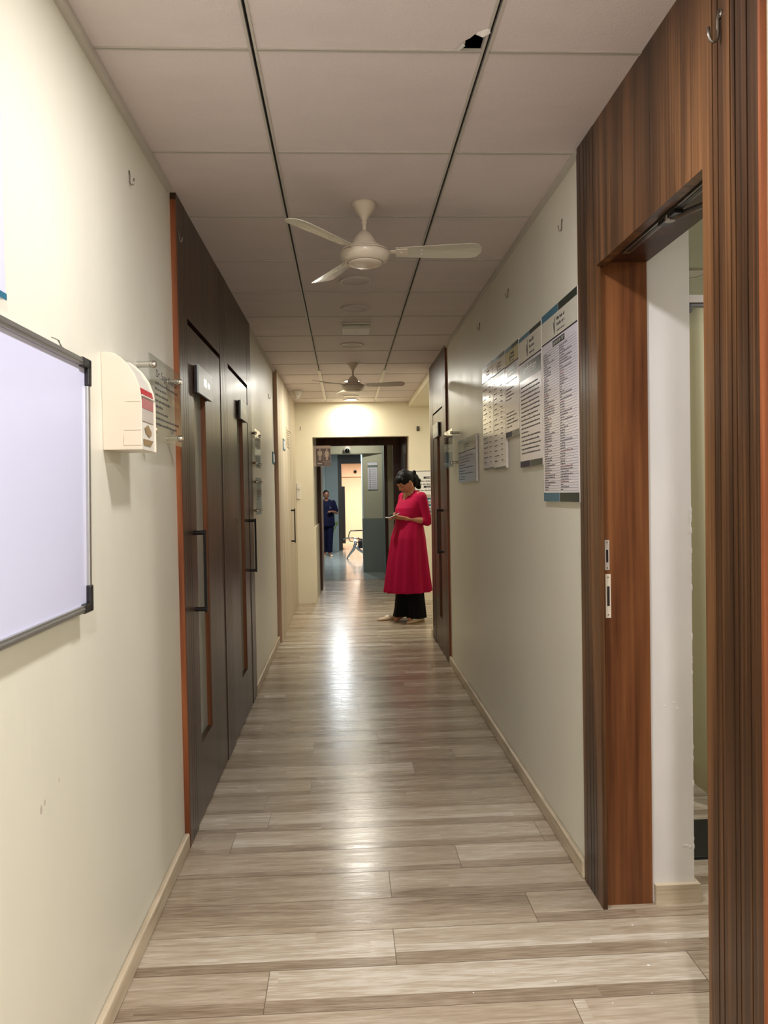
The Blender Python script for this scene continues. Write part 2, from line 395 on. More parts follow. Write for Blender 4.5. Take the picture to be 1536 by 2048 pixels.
f2 = MB().box(-2.6, 2.6, YV, 18.8, -0.12, 0.001).build('floor', 'greytile'); struct(f2, 'grey polished tile floor beyond the corridor end', 'floor')
MB().box(-0.40, 0.80, YV-0.006, YV+0.006, 0.0, 0.0025).build('threshold_strip', 'dullbrown', f2)
f3 = MB().box(-2.6, 2.6, 18.8, 24.3, -0.12, 0.002).build('floor', 'brownfloor'); struct(f3, 'brown floor of the far lit room', 'floor')

def build_ceiling():
    mb = MB(); RX = [-0.215, 0.387]; ys = [2.02+0.5955*k for k in range(-8, 14)]
    ys = [y for y in ys if y > YB+0.1 and y < 9.5]
    cols = [(-0.80, RX[0]), (RX[0], RX[1]), (RX[1], 2.1)]
    rows = list(zip([YB-0.2]+ys, ys+[9.76]))
    for ci, (a, b) in enumerate(cols):
        for (y0, y1) in rows:
            a2, b2, c2, d2 = a+0.006, b-0.006, y0+0.003, y1-0.003
            if ci == 1 and abs(y1-2.02) < 0.01:
                # broken corner tile: torn away triangle next to the slot
                poly = [(a2, c2), (b2, c2), (b2, 1.925), (0.366, 1.938), (0.354, 1.950), (0.349, 1.943), (0.338, 1.962), (0.327, 1.972), (0.330, 1.985), (0.318, d2), (a2, d2)]
                mb.prism(poly, lambda p, q, d: (p, q, d), ZC, ZC+0.010, 0)
                continue
            mb.box(a2, b2, c2, d2, ZC, ZC+0.010, 0)
    for y in ys:      # thin cross tees
        for a, b in cols:
            mb.box(a+0.010, b-0.010, y-0.0075, y-0.0018, ZC-0.003, ZC+0.004, 1)
            mb.box(a+0.010, b-0.010, y+0.0018, y+0.0075, ZC-0.003, ZC+0.004, 1)
            mb.box(a+0.010, b-0.010, y-0.0018, y+0.0018, ZC+0.001, ZC+0.003, 2)
    for x in RX:      # slotted main tees; beyond 7 m a pale strip paints the light they catch
        mb.box(x-0.011, x-0.0040, YB, 7.10, ZC-0.003, ZC+0.012, 1); mb.box(x+0.0040, x+0.011, YB, 7.10, ZC-0.003, ZC+0.012, 1)
        mb.box(x-0.0040, x+0.0040, YB, 7.10, ZC+0.011, ZC+0.016, 2)
        mb.box(x-0.014, x+0.014, 7.10, 9.30, ZC-0.008, ZC+0.010, 3)
        mb.box(x-0.011, x+0.011, 9.30, 9.60, ZC-0.003, ZC+0.010, 1)
    mb.box(-0.95, 3.3, YB-0.2, 9.76, ZC+0.14, ZC+0.2, 2)
    o = mb.build('ceiling', ['tile', 'tee', 'void', 'white']); struct(o, 'grid ceiling of pale textured tiles with dark slotted runners', 'ceiling')
    f = MB()   # torn paper flap
    f.add([(0.318, 2.017, ZC-0.001), (0.330, 1.985, ZC-0.006), (0.322, 1.975, ZC-0.004), (0.308, 2.010, ZC-0.001)], [(0, 1, 2, 3)], 0)
    f.add([(0.349, 1.943, ZC-0.001), (0.366, 1.938, ZC-0.012), (0.384, 1.926, ZC-0.008), (0.380, 1.914, ZC-0.001), (0.352, 1.934, ZC-0.001)], [(0, 1, 2, 3, 4)], 0)
    f.build('torn_flap', 'plaster', o)
    MB().box(0.30, 0.42, 1.972, 1.978, ZC+0.03, ZC+0.06).build('hidden_bracket', 'alu', o)
build_ceiling()

# left wall (with the recess for the two walnut doors)
wl = MB().box(-0.85, XL, YB, 2.95, 0, ZC+0.15).box(-0.85, XL, 5.205, 9.6, 0, ZC+0.15).box(-0.85, -0.72, 2.95, 5.205, 0, ZC+0.15).build('wall_left', 'wall')
struct(wl, 'cream painted left wall of the corridor')
mk = MB()
for (y, z, a) in ((1.60, 0.705, 0.010), (1.62, 0.712, 0.007), (1.70, 0.73, 0.005)):
    mk.ell((XL, y, z), (0.0006, a*0.6, a), 8, 6)
mk.build('scuff_marks', 'lens', wl)
wr = MB().box(XR, 0.97, YB, 1.66, 0, ZC+0.15).box(XR, 0.97, 1.66, 2.43, 2.09, ZC+0.15).box(XR, 0.97, 2.43, 5.985, 0, ZC+0.15).box(0.90, 0.97, 5.985, 7.10, 0, ZC+0.15).box(XR, 0.97, 7.10, 7.26, 0, ZC+0.15).build('wall_right', 'wall')
struct(wr, 'cream painted right wall of the corridor')
MB().box(0.97, 2.0, 7.16, 7.26, 0, ZC+0.15).build('return', 'wall', wr)
MB().box(1.95, 2.05, 7.26, 9.6, 0, ZC+0.15).build('return', 'wall', wr)
we = MB().box(-0.85, -0.39, 9.6, 10.9, 0, ZC+0.15).box(-0.39, 0.808, 9.6, 9.74, 2.062, ZC+0.15).box(0.808, 2.05, 9.6, 9.74, 0, ZC+0.15)
we.box(-0.39, -0.368, 9.63, 10.9, 0, 0.945).box(0.808, 0.95, 9.74, 10.9, 0, ZC+0.15)
we = we.build('wall_end', 'wall_end'); struct(we, 'cream end wall with the wide open doorway', 'wall')
wb = MB().box(-0.85, 0.97, YB-0.2, YB, 0, ZC+0.15).build('wall_back', 'wall'); struct(wb, 'cream wall closing the corridor behind the viewer', 'wall')
bh = MB().box(0.815, 1.95, 7.26, 9.6, 2.42, ZC-0.001).build('beam', 'wall_end'); struct(bh, 'low cream bulkhead under the ceiling by the end wall', 'beam')

def skirt(name, x0, x1, y0, y1, lab):
    mb = MB(); inner = x1 > 0 and -1 or 1
    o = mb.box(x0, x1, y0, y1, 0, 0.062).build(name, 'skirt', bevel=0.006); struct(o, lab, 'skirting'); return o
skirt('baseboard_left', XL, -0.615, YB, 2.945, 'pale oak skirting under the whiteboard wall')
skirt('baseboard_left', XL, -0.615, 5.21, 7.08, 'pale oak skirting between the walnut doors and pale cladding')
skirt('baseboard_right', 0.793, XR, 2.59, 5.975, 'pale oak skirting along the right wall')
skirt('baseboard_right', 0.795, XR, 7.12, 7.26, 'short pale skirting at the right wall end')
skirt('baseboard_right', 0.793, XR, YB, 1.43, 'pale oak skirting right of the viewer')
for i, (y0, y1) in enumerate(((YB, 2.90), (5.22, 7.09))):
    o = MB().box(XL, -0.617, y0, y1, ZC-0.024, ZC-0.001).build('trim_1', 'tee'); struct(o, 'painted ceiling angle trim on the left wall', 'trim')
o = MB().box(0.797, XR, 2.58, 5.98, ZC-0.02, ZC-0.001).build('trim_2', 'tee'); struct(o, 'painted ceiling angle trim on the right wall', 'trim')

# ------------------------------------------------------------------ wood panelling
def grooved(mb, xf, xb, y0, y1, z0, z1, grooves, gd=0.006, gw=0.0045, mi=0, mg=1):
    """board between y0 and y1, visible face at xf, back at xb, with vertical V-grooves"""
    sgn = 1 if xb > xf else -1; y = y0
    for g in sorted(grooves):
        mb.box(xf, xb, y, g-gw/2, z0, z1, mi); mb.box(xf+sgn*gd, xb, g-gw/2, g+gw/2, z0, z1, mg); y = g+gw/2
    mb.box(xf, xb, y, y1, z0, z1, mi)
M['groove'] = mat('groove_dark', (34, 22, 20), 0.6)
# near doorway on the right
d4 = root('door_4', (0.8, 2.0, 0), 'walnut framed open doorway with grooved posts on the right', 'doorway', kind='structure')
def p4(mb, name, mats, par=d4, **k): return rel(mb, (0.8, 2.0, 0)).build(name, mats, par, **k)
mb = MB(); grooved(mb, 0.80, 0.87, 1.445, 1.675, 0, ZC, [1.486, 1.532, 1.551, 1.603, 1.626]); p4(mb, 'post', ['walnut', 'groove'])
p4(MB().box(0.7995, 0.835, 1.436, 1.445, 0, ZC), 'edge_strip', 'edge')
mb = MB(); grooved(mb, 0.80, 0.87, 2.4185, 2.585, 0, ZC, [2.449, 2.479, 2.510, 2.548]); p4(mb, 'post', ['walnut', 'groove'])
p4(MB().box(0.801, 0.83, 1.675, 2.4185, 2.045, ZC), 'header_board', 'walnut')
p4(MB().box(0.83, 0.97, 1.675, 2.43, 2.062, 2.095), 'soffit', 'dark_wood')
p4(MB().box(0.815, 0.83, 1.68, 2.39, 2.055, 2.063), 'stop_bead', 'walnut')
p4(MB().box(0.801, 0.9705, 2.418, 2.43, 0, 2.065), 'jamb', 'teak')
p4(MB().box(0.800, 0.814, 2.394, 2.4185, 0, 2.045), 'jamb_bead', 'walnut')
p4(MB().box(0.87, 0.97, 1.655, 1.668, 0, 2.065), 'jamb', 'teak')
lk = p4(MB().box(0.8245, 0.8395, 2.4150, 2.418, 1.085, 1.181), 'strike_plate', 'lens'); lk['label'] = 'upper steel strike plate'
rel(MB().box(0.8285, 0.8355, 2.4142, 2.4155, 1.110, 1.150), (0.8, 2.0, 0)).build('slot', 'groove', lk)
for z in (1.092, 1.174): rel(MB().lathe([(0.0022, -2.4150), (0.0022, -2.4140)], (0.832, 0, z), 10, axis='Y').xform(Matrix.Scale(-1, 4, (0, 1, 0))), (0.8, 2.0, 0)).build('screw', 'steel', lk)
lk = p4(MB().box(0.826, 0.843, 2.4150, 2.418, 0.932, 1.072), 'strike_plate', 'cream'); lk['label'] = 'lower cream painted strike plate'
rel(MB().box(0.8305, 0.8385, 2.4142, 2.4155, 0.970, 1.033), (0.8, 2.0, 0)).build('slot', 'groove', lk)
for z in (0.942, 1.062): rel(MB().lathe([(0.0022, -2.4150), (0.0022, -2.4140)], (0.834, 0, z), 10, axis='Y').xform(Matrix.Scale(-1, 4, (0, 1, 0))), (0.8, 2.0, 0)).build('screw', 'steel', lk)
dc = root('door_closer', (0.845, 2.0, 2.06), 'grey metal slide rail and arm of a door closer under the doorway head', 'door closer')
rel(MB().box(0.834, 0.856, 1.70, 2.26, 2.040, 2.061), (0.845, 2.0, 2.06)).build('slide_rail', 'steel', dc)
rel(MB().box(0.840, 0.850, 1.72, 2.24, 2.0385, 2.0405), (0.845, 2.0, 2.06)).build('rail_slot', 'black', dc)
rel(MB().tube([(0.845, 1.95, 2.034), (0.90, 1.82, 2.03), (0.955, 1.70, 2.03)], 0.008, 8), (0.845, 2.0, 2.06)).build('arm', 'steel', dc, smooth=True)
rel(MB().lathe([(0.013, 2.026), (0.013, 2.040)], (0.845, 1.95, 0), 16), (0.845, 2.0, 2.06)).build('pivot', 'steel', dc)
rel(MB().box(0.835, 0.858, 1.90, 2.0, 2.030, 2.041), (0.845, 2.0, 2.06)).build('slider', 'black', dc)

# room through that doorway
wp = MB().box(0.9705, 1.112, 2.426, 2.95, 0, ZC+0.15)
wp = wp.build('wall_return', 'plaster'); struct(wp, 'scuffed white plaster wall end beside the teak jamb', 'wall')
sk = MB().box(0.978, 1.125, 2.408, 2.4255, 0, 0.062).box(1.1125, 1.125, 2.4255, 2.95, 0, 0.062).build('baseboard_return', 'skirt'); struct(sk, 'short pale skirting at the foot of the white wall end', 'skirting')
wc = MB()
rr = random.Random(4)
for k in range(26):
    z = rr.uniform(0.12, 1.35); x = 1.112; s = rr.uniform(0.003, 0.009)
    wc.ell((x-0.001, 2.4265, z), (s*0.5, 0.002, s*1.6), 8, 6)
for (x, z, a, b) in ((1.085, 0.18, 0.012, 0.005), (1.10, 0.175, 0.006, 0.006), (1.05, 0.65, 0.006, 0.002), (1.06, 0.63, 0.004, 0.004), (1.02, 0.64, 0.005, 0.0015)):
    wc.ell((x, 2.4262, z), (a, 0.0012, b), 10, 6)
wc.build('chipped_plaster', 'plaster', wp)
rm = MB().box(1.11, 3.3, 5.2, 5.3, 0, 2.7).box(3.2, 3.3, 0.3, 5.3, 0, 2.7).box(0.97, 3.3, 0.3, 0.4, 0, 2.7).box(0.97, 1.11, 2.95, 5.2, 0, 2.7)
rm = rm.build('wall_room', 'sage'); struct(rm, 'olive cream walls of the side room behind the curtain', 'wall')
rc = MB().box(0.97, 3.3, 0.3, 5.3, 2.482, 2.4895).build('ceiling_room', 'sage'); struct(rc, 'pale green ceiling of the side room', 'ceiling')

def pleated(x0, x1, y, z0, z1, name, par, n=90, amp=0.035):
    vs, fs = [], []; R = 14
    for j in range(R+1):
        z = z0+(z1-z0)*j/R
        for i in range(n+1):
            x = x0+(x1-x0)*i/n; sw = 1-j/R
            yy = y+amp*math.sin(i*0.62+0.5*math.sin(i*0.13))*(0.8+0.5*sw)+0.02*math.sin(i*0.17+2*sw)
            zz = z+(max(0.0, 0.10-(x-x0)*1.0) if j == 0 else 0)
            vs.append((x+0.05*sw*math.sin(i*0.11), yy, zz))
    for j in range(R):
        for i in range(n): a = j*(n+1)+i; fs.append((a, a+1, a+n+2, a+n+1))
    mb = MB().add(vs, fs); o = mb.build(name, 'curtain', par, smooth=True); s = o.modifiers.new('s', 'SOLIDIFY'); s.thickness = 0.002; return o
cu = root('curtain', (2.3, 3.17, 0), 'olive cream cubicle curtain hanging in the side room', 'curtain')
c_ = pleated(-0.90, 0.85, 0.0, 0.03, 2.095, 'cloth', cu, n=120, amp=0.028)
MB().box(-1.19, 0.90, -0.012, 0.012, 2.100, 2.114).build('track', 'dullbrown', cu)
MB().box(-1.19, 0.90, -0.02, 0.02, 2.114, 2.145).build('pelmet', 'lens', cu)
for k in range(8): MB().box(-0.86+k*0.22, -0.852+k*0.22, -0.032, -0.02, 2.07, 2.105).build('hook', 'black', cu)
mt = MB().box(1.16, 1.75, 2.69, 3.0, 0.0005, 0.012).build('floor_mat', 'rubber', bevel=0.003); tag(mt, 'black rubber mat on the side room floor beyond the white wall end', 'mat')

# left walnut doors: one surround, two leaves
tr = root('trim_3', (-0.615, 4.0, 0), 'dark walnut panelling around the two doors on the left', 'panelling', kind='structure')
PO = (-0.615, 4.0, 0)
def pl(mb, name, mats, par=tr, **k): return rel(mb, PO).build(name, mats, par, **k)
mb = MB(); grooved(mb, -0.615, -0.72, 2.962, 3.125, 0, ZC, [3.02, 3.06, 3.10]); pl(mb, 'post', ['walnut_far', 'groove'])
pl(MB().box(-0.72, -0.6155, 2.948, 2.962, 0.0, ZC-0.03), 'edge_strip', 'edge')
mb = MB(); grooved(mb, -0.615, -0.72, 3.935, 4.185, 0, ZC, [3.985, 4.02, 4.06, 4.10, 4.14]); pl(mb, 'post', ['walnut_far', 'groove'])
mb = MB(); grooved(mb, -0.615, -0.72, 5.005, 5.20, 0, ZC, [5.05, 5.10, 5.15]); pl(mb, 'post', ['walnut_far', 'groove'])
pl(MB().box(-0.72, -0.6152, 5.20, 5.206, 0.0, ZC), 'edge_strip', 'edge')
pl(MB().box(-0.72, -0.616, 3.125, 3.935, 2.058, ZC), 'header_board', 'walnut_far')
pl(MB().box(-0.72, -0.616, 4.185, 5.005, 2.058, ZC), 'header_board', 'walnut_far')
def leaf(n, y0, y1, sy0, sy1, sz0, sz1, xf, xb, hy, hz0, hz1, lab, mat_='walnut_far', ztop=2.035):
    s = 1 if xf > xb else -1
    r = root('door_%d' % n, (xf, y0, 0), lab, 'door', kind='structure'); O = (xf, y0, 0)
    mb = MB(); a, b = min(xf, xb), max(xf, xb)
    mb.box(a, b, y0+0.003, sy0, 0.008, ztop).box(a, b, sy1, y1-0.003, 0.008, ztop).box(a, b, sy0, sy1, sz1, ztop).box(a, b, sy0, sy1, 0.008, sz0)
    rel(mb, O).build('leaf', mat_, r)
    g = xf-s*0.022
    rel(MB().box(min(g, g-s*0.004), max(g, g-s*0.004), sy0, sy1, sz0, sz1), O).build('glass_strip', 'frost', r)
    rv = MB(); e = 0.0015
    rv.box(min(xf-s*0.001, g), max(xf-s*0.001, g), sy1-e, sy1+0.0, sz0, sz1).box(min(xf-s*0.001, g), max(xf-s*0.001, g), sy0, sy0+e, sz0, sz1)
    rel(rv, O).build('glazing_bead', 'teak', r)
    h = MB(); x1 = xf+s*0.045
    h.box(min(x1-0.006, x1+0.006), x1+0.006, hy-0.007, hy+0.007, hz0-0.012, hz1+0.012)
    for z in (hz0, hz1): h.lathe([(0.009, min(xf, x1)), (0.009, max(xf, x1))], (0, hy, z), 14, axis='X')
    rel(h, O).build('pull_handle', 'black_metal', r, bevel=0.0015)
    k = MB(); k.box(xb-0.001 if s > 0 else xb, xb+0.001, y0, y1, ztop, 2.058)
    rel(k, O).build('head_gap', 'groove', r)
    return r
leaf(1, 3.125, 3.935, 3.235, 3.50, 0.31, 1.86, -0.618, -0.665, 3.165, 0.885, 1.197, 'nearer dark walnut door with narrow glass strip on the left')
leaf(2, 4.185, 5.005, 4.51, 4.76, 0.28, 1.86, -0.618, -0.665, 4.93, 0.872, 1.188, 'farther dark walnut door with narrow glass strip on the left')

# right walnut door far down
t4 = root('trim_4', (0.795, 6.5, 0), 'walnut panelling around the far right door', 'panelling', kind='structure'); PR = (0.795, 6.5, 0)
mb = MB(); grooved(mb, 0.795, 0.90, 5.995, 6.19, 0, ZC, [6.04, 6.09, 6.14]); rel(mb, PR).build('post', ['walnut_far', 'groove'], t4)
rel(MB().box(0.7952, 0.90, 5.985, 5.995, 0, ZC), PR).build('edge_strip', 'edge', t4)
mb = MB(); grooved(mb, 0.795, 0.90, 6.86, 7.095, 0, ZC, [6.92, 6.98, 7.04]); rel(mb, PR).build('post', ['walnut_far', 'groove'], t4)
rel(MB().box(0.796, 0.90, 6.19, 6.86, 2.045, ZC), PR).build('header_board', 'walnut_far', t4)
leaf(3, 6.19, 6.86, 6.40, 6.58, 0.28, 1.83, 0.798, 0.845, 6.27, 0.86, 1.20, 'far right walnut door with narrow glass strip behind the woman', ztop=2.03)

# pale cladding and concealed door, far left
t5 = root('trim_5', (-0.60, 8.0, 0), 'pale greyish wood cladding at the far end of the left wall', 'panelling', kind='structure'); PC = (-0.60, 8.0, 0)
mb = MB(); grooved(mb, -0.60, -0.634, 7.10, 8.0, 0, ZC, [7.3, 7.55, 7.8], gw=0.003); grooved(mb, -0.60, -0.634, 8.84, 9.598, 0, ZC, [9.0, 9.25, 9.42], gw=0.003)
mb.box(-0.634, -0.60, 8.0, 8.84, 2.05, ZC); rel(mb, PC).build('cladding', ['pale_wood', 'dullbrown'], t5)
rel(MB().box(-0.634, -0.5995, 7.06, 7.10, 0, ZC-0.02), PC).build('edge_strip', 'pink_edge', t5)
d5 = root('door_5', (-0.60, 8.4, 0), 'pale flush door with louvre vent and black pull at the far left', 'door', kind='structure'); PD = (-0.60, 8.4, 0)
rel(MB().box(-0.634, -0.6015, 8.004, 8.836, 0.006, 2.045), PD).build('leaf', 'pale_wood', d5)
h = MB().box(-0.566, -0.554, 8.56, 8.575, 0.82, 1.2)
for z in (0.84, 1.18): h.lathe([(0.009, -0.602), (0.009, -0.56)], (0, 8.567, z), 12, axis='X')
rel(h, PD).build('pull_handle', 'black_metal', d5)
v = MB()
for k in range(9): v.box(-0.602, -0.595, 8.10, 8.42, 1.86+k*0.022, 1.872+k*0.022)
v.box(-0.602, -0.597, 8.08, 8.10, 1.85, 2.06).box(-0.602, -0.597, 8.42, 8.44, 1.85, 2.06)
rel(v, PD).build('louvre_vent', 'pale_wood', d5)

# ------------------------------------------------------------------ beyond the end wall
fr = root('door_6', (0.2, 10.9, 0), 'dark brown wooden frame inside the end doorway', 'doorway', kind='structure'); PF = (0.2, 10.9, 0)
rel(MB().box(-0.40, -0.335, 10.9, 11.85, 0, 2.60), PF).build('post', 'dark_wood', fr)
rel(MB().box(0.69, 0.80, 10.9, 11.0, 0, 2.60), PF).build('post', 'dark_wood', fr)
rel(MB().box(-0.335, 0.69, 10.9, 11.0, 2.035, 2.60), PF).build('header_board', 'dark_wood', fr)
d7 = root('door_7', (0.80, 10.3, 0), 'dark brown panelled door leaf on the right inside the end doorway', 'door', kind='structure'); PG = (0.8, 10.3, 0)
rel(MB().box(0.792, 0.8075, 9.86, 10.86, 0, 2.30), PG).build('leaf', 'dark_wood', d7)
rel(MB().box(0.784, 0.793, 9.96, 10.76, 0.2, 1.86), PG).build('panel', 'dark_wood', d7)
pv = MB().box(-0.60, -0.42, 10.9, 12.2, 0, 2.6).box(0.80, 0.95, 10.9, 12.2, 0, 2.6)
struct(pv.build('wall_passage', 'sage'), 'sage cream walls of the short passage', 'wall')
pc = MB().box(-0.6, 0.95, 9.74, 13.2, 2.5, 2.6).build('ceiling_passage', 'sage'); struct(pc, 'cream ceiling of the short passage', 'ceiling')
st = MB().box(0.66, 0.80, 11.85, 11.9, 0, 2.5).build('wall_strip', 'sage'); struct(st, 'narrow beige wall strip inside the passage', 'wall')
struct(MB().box(0.612, 0.658, 11.85, 11.95, 0, 2.5).build('trim_6', 'dark_wood'), 'narrow dark brown post inside the passage', 'trim')
bm_ = MB().box(-2.6, 2.6, 13.2, 13.5, 2.045, 2.6).build('beam', 'sage'); struct(bm_, 'cream beam over the tiled hall', 'beam')
pil = root('pillar', (0.49, 13.3, 0), 'square pillar cream above and blue grey below, beyond the doorway', 'pillar', kind='structure'); PP = (0.49, 13.3, 0)
def rotbox(mb): return mb.xform(Matrix.Rotation(math.radians(-14), 4, 'Z'))
rotbox(MB().box(-0.17, 0.19, -0.05, 0.35, 0.93, 2.6)).build('upper_shaft', 'sage', pil)
rotbox(MB().box(-0.185, 0.205, -0.065, 0.365, 0.0, 0.93)).build('dado', 'grey_dado', pil)
gd = root('door_8', (0.68, 12.6, 0), 'grey door leaf with a dark glass strip beside the pillar', 'door', kind='structure')
MB().box(-0.02, 0.02, -0.35, 0.45, 0, 2.3).xform(Matrix.Rotation(math.radians(3), 4, 'Z')).build('leaf', 'grey_dado', gd)
MB().box(-0.026, -0.019, -0.02, 0.12, 0.35, 1.78).build('glass_strip', 'glassblack', gd)
hw = MB().box(-2.7, -2.6, 12.2, 24.3, 0, 2.7).box(2.6, 2.7, 12.2, 24.3, 0, 2.7).box(-2.6, -0.6, 12.1, 12.2, 0, 2.7).box(0.95, 2.6, 12.1, 12.2, 0, 2.7)
struct(hw.build('wall_hall', 'bluegrey'), 'blue grey outer walls of the tiled hall', 'wall')
hc = MB().box(-2.6, 2.6, 13.5, 18.8, 2.40, 2.5)
for k in range(1, 9): hc.box(-2.6, 2.6, 13.5+k*0.6, 13.512+k*0.6, 2.396, 2.401)
for k in range(-4, 5): hc.box(k*0.6-0.006, k*0.6+0.006, 13.5, 18.8, 2.396, 2.401)
struct(hc.build('ceiling_hall', 'greydark'), 'dim grid ceiling over the tiled hall', 'ceiling')
h1 = MB().box(-0.46, -0.165, 18.76, 18.9, 0, 2.4).box(-0.46, -0.165, 18.755, 18.765, 1.985, 1.99)
struct(h1.build('wall_hall_back', 'bluegrey'), 'blue grey wall panel at the back of the tiled hall', 'wall')
h2 = MB().box(-2.6, -0.46, 19.0, 19.1, 0, 2.4)
struct(h2.build('wall_hall_back', 'paleblue'), 'pale blue wall left of the blue grey panel', 'wall')
h3 = MB().box(-0.165, 0.6, 18.8, 18.9, 2.10, 2.4).box(-0.165, -0.075, 18.8, 19.4, 0, 2.10).box(0.6, 2.6, 18.8, 18.9, 0, 2.4)
struct(h3.build('door_9', 'dullbrown'), 'grey brown frame of the far bright doorway', 'doorway')
struct(MB().box(-0.08, 0.0, 18.9, 19.8, 0.15, 1.55).build('cabinet_wall', 'dullbrown'), 'low grey brown partition inside the far doorway', 'partition')
h4 = MB().box(-2.6, 2.6, 24.0, 24.1, 0, 1.9).box(-2.6, 2.6, 23.85, 24.1, 1.9, 2.4)
struct(h4.build('wall_far_room', 'peach'), 'brightly lit peach back wall of the farthest room', 'wall')
h5 = MB().box(-2.6, 2.6, 18.9, 24.3, 2.36, 2.46)
struct(h5.build('ceiling_far_room', 'peach'), 'ceiling of the farthest room', 'ceiling')
h6 = MB().box(0.335, 0.50, 14.25, 15.4, 0, 2.1)
struct(h6.build('wall_stub', 'bluegrey'), 'narrow blue grey wall edge behind the pillar', 'wall')
struct(MB().box(0.335, 0.42, 15.3, 15.5, 2.0, 2.4).build('wall_stub_top', 'paleblue'), 'pale blue panel above the wall edge behind the pillar', 'wall')

# ------------------------------------------------------------------ lamps
def downlight(x, y, watts, color, label, r=0.078, z=ZC, zoff=0.0):
    on = watts > 0
    t = root('downlight', (x, y, z), label, 'ceiling light', 'round recessed ceiling lights')
    MB().lathe([(r+0.012, 0.001), (r+0.014, -0.004), (r+0.008, -0.009), (r-0.003, -0.008), (r-0.006, -0.004)], n=48, cap=False).build('ring', 'ring', t, smooth=True)
    d = MB().lathe([(0.0005, -0.0055), (r-0.004, -0.005)], n=48, cap=False)
    d.build('diffuser', emit('lamp_glow', color, 9.0) if on else 'lens', t)
    if on:
        l = bpy.data.lights.new('lamp', 'AREA'); l.shape = 'DISK'; l.size = r*1.9; l.energy = watts; l.color = color
        o = bpy.data.objects.new('lamp', l); COL.objects.link(o); o.parent = t; o.location = (0, 0, -0.012)
    return t
LL = ['lit ceiling light nearest the viewer at the top of the picture', 'lit ceiling light behind the viewer', 'lit ceiling light seen behind the far fan hub', 'lit ceiling light right in front of the end wall']
for (x, y, wt, c), lab in zip(LAMPS_ON, LL): downlight(x, y, wt, c, lab)
LF = ['unlit round ceiling light just beyond the near fan', 'unlit round ceiling light on the near side of the white box', 'unlit round ceiling light between the white box and far fan', 'unlit round ceiling light next before the end wall light']
for (x, y), lab in zip(LAMPS_OFF, LF): downlight(x, y, 0, WARM, lab)
downlight(1.85, 4.03, 0, WARM, 'unlit round light on the side room ceiling', z=2.482)
downlight(2.3, 2.2, 18, COOL, 'unseen light added to brighten the side room', z=2.482)  # added fill for the side room, kept outside the view
downlight(0.2, 12.55, 6.5, (1.0, 0.97, 0.85), 'unseen light added in the short passage to brighten the pillar', z=2.499)  # added light hidden by the frame, lifts the dark pillar face
downlight(2.7, 4.5, 12, COOL, 'unseen light added behind the curtain to brighten the side room ceiling', z=2.482)  # added hidden light, lifts the ceiling beyond the curtain
downlight(-0.15, 15.4, 46, DAY, 'cool white ceiling light over the tiled hall', z=2.395)
downlight(0.7, 17.3, 6, DAY, 'second cool ceiling light over the tiled hall', z=2.395)
downlight(0.6, 21.6, 170, (1.0, 0.88, 0.74), 'warm ceiling light of the farthest room', z=2.36)
downlight(1.5, 8.4, 5, WARM, 'warm ceiling light in the side recess out of view', z=2.419)

sb = root('ceiling_box', (0.096, 5.27, ZC), 'white rectangular plastic box on the ceiling between round lights', 'ceiling box')
MB().box(-0.098, 0.098, -0.11, 0.11, -0.014, 0.0).build('base', 'white', sb, bevel=0.004)
MB().box(-0.094, 0.094, -0.106, 0.106, -0.042, -0.015).build('cover', 'white', sb, bevel=0.012)
MB().lathe([(0.004, -0.0435), (0.004, -0.042)], (0, 0, 0), 12).build('led', 'black', sb)

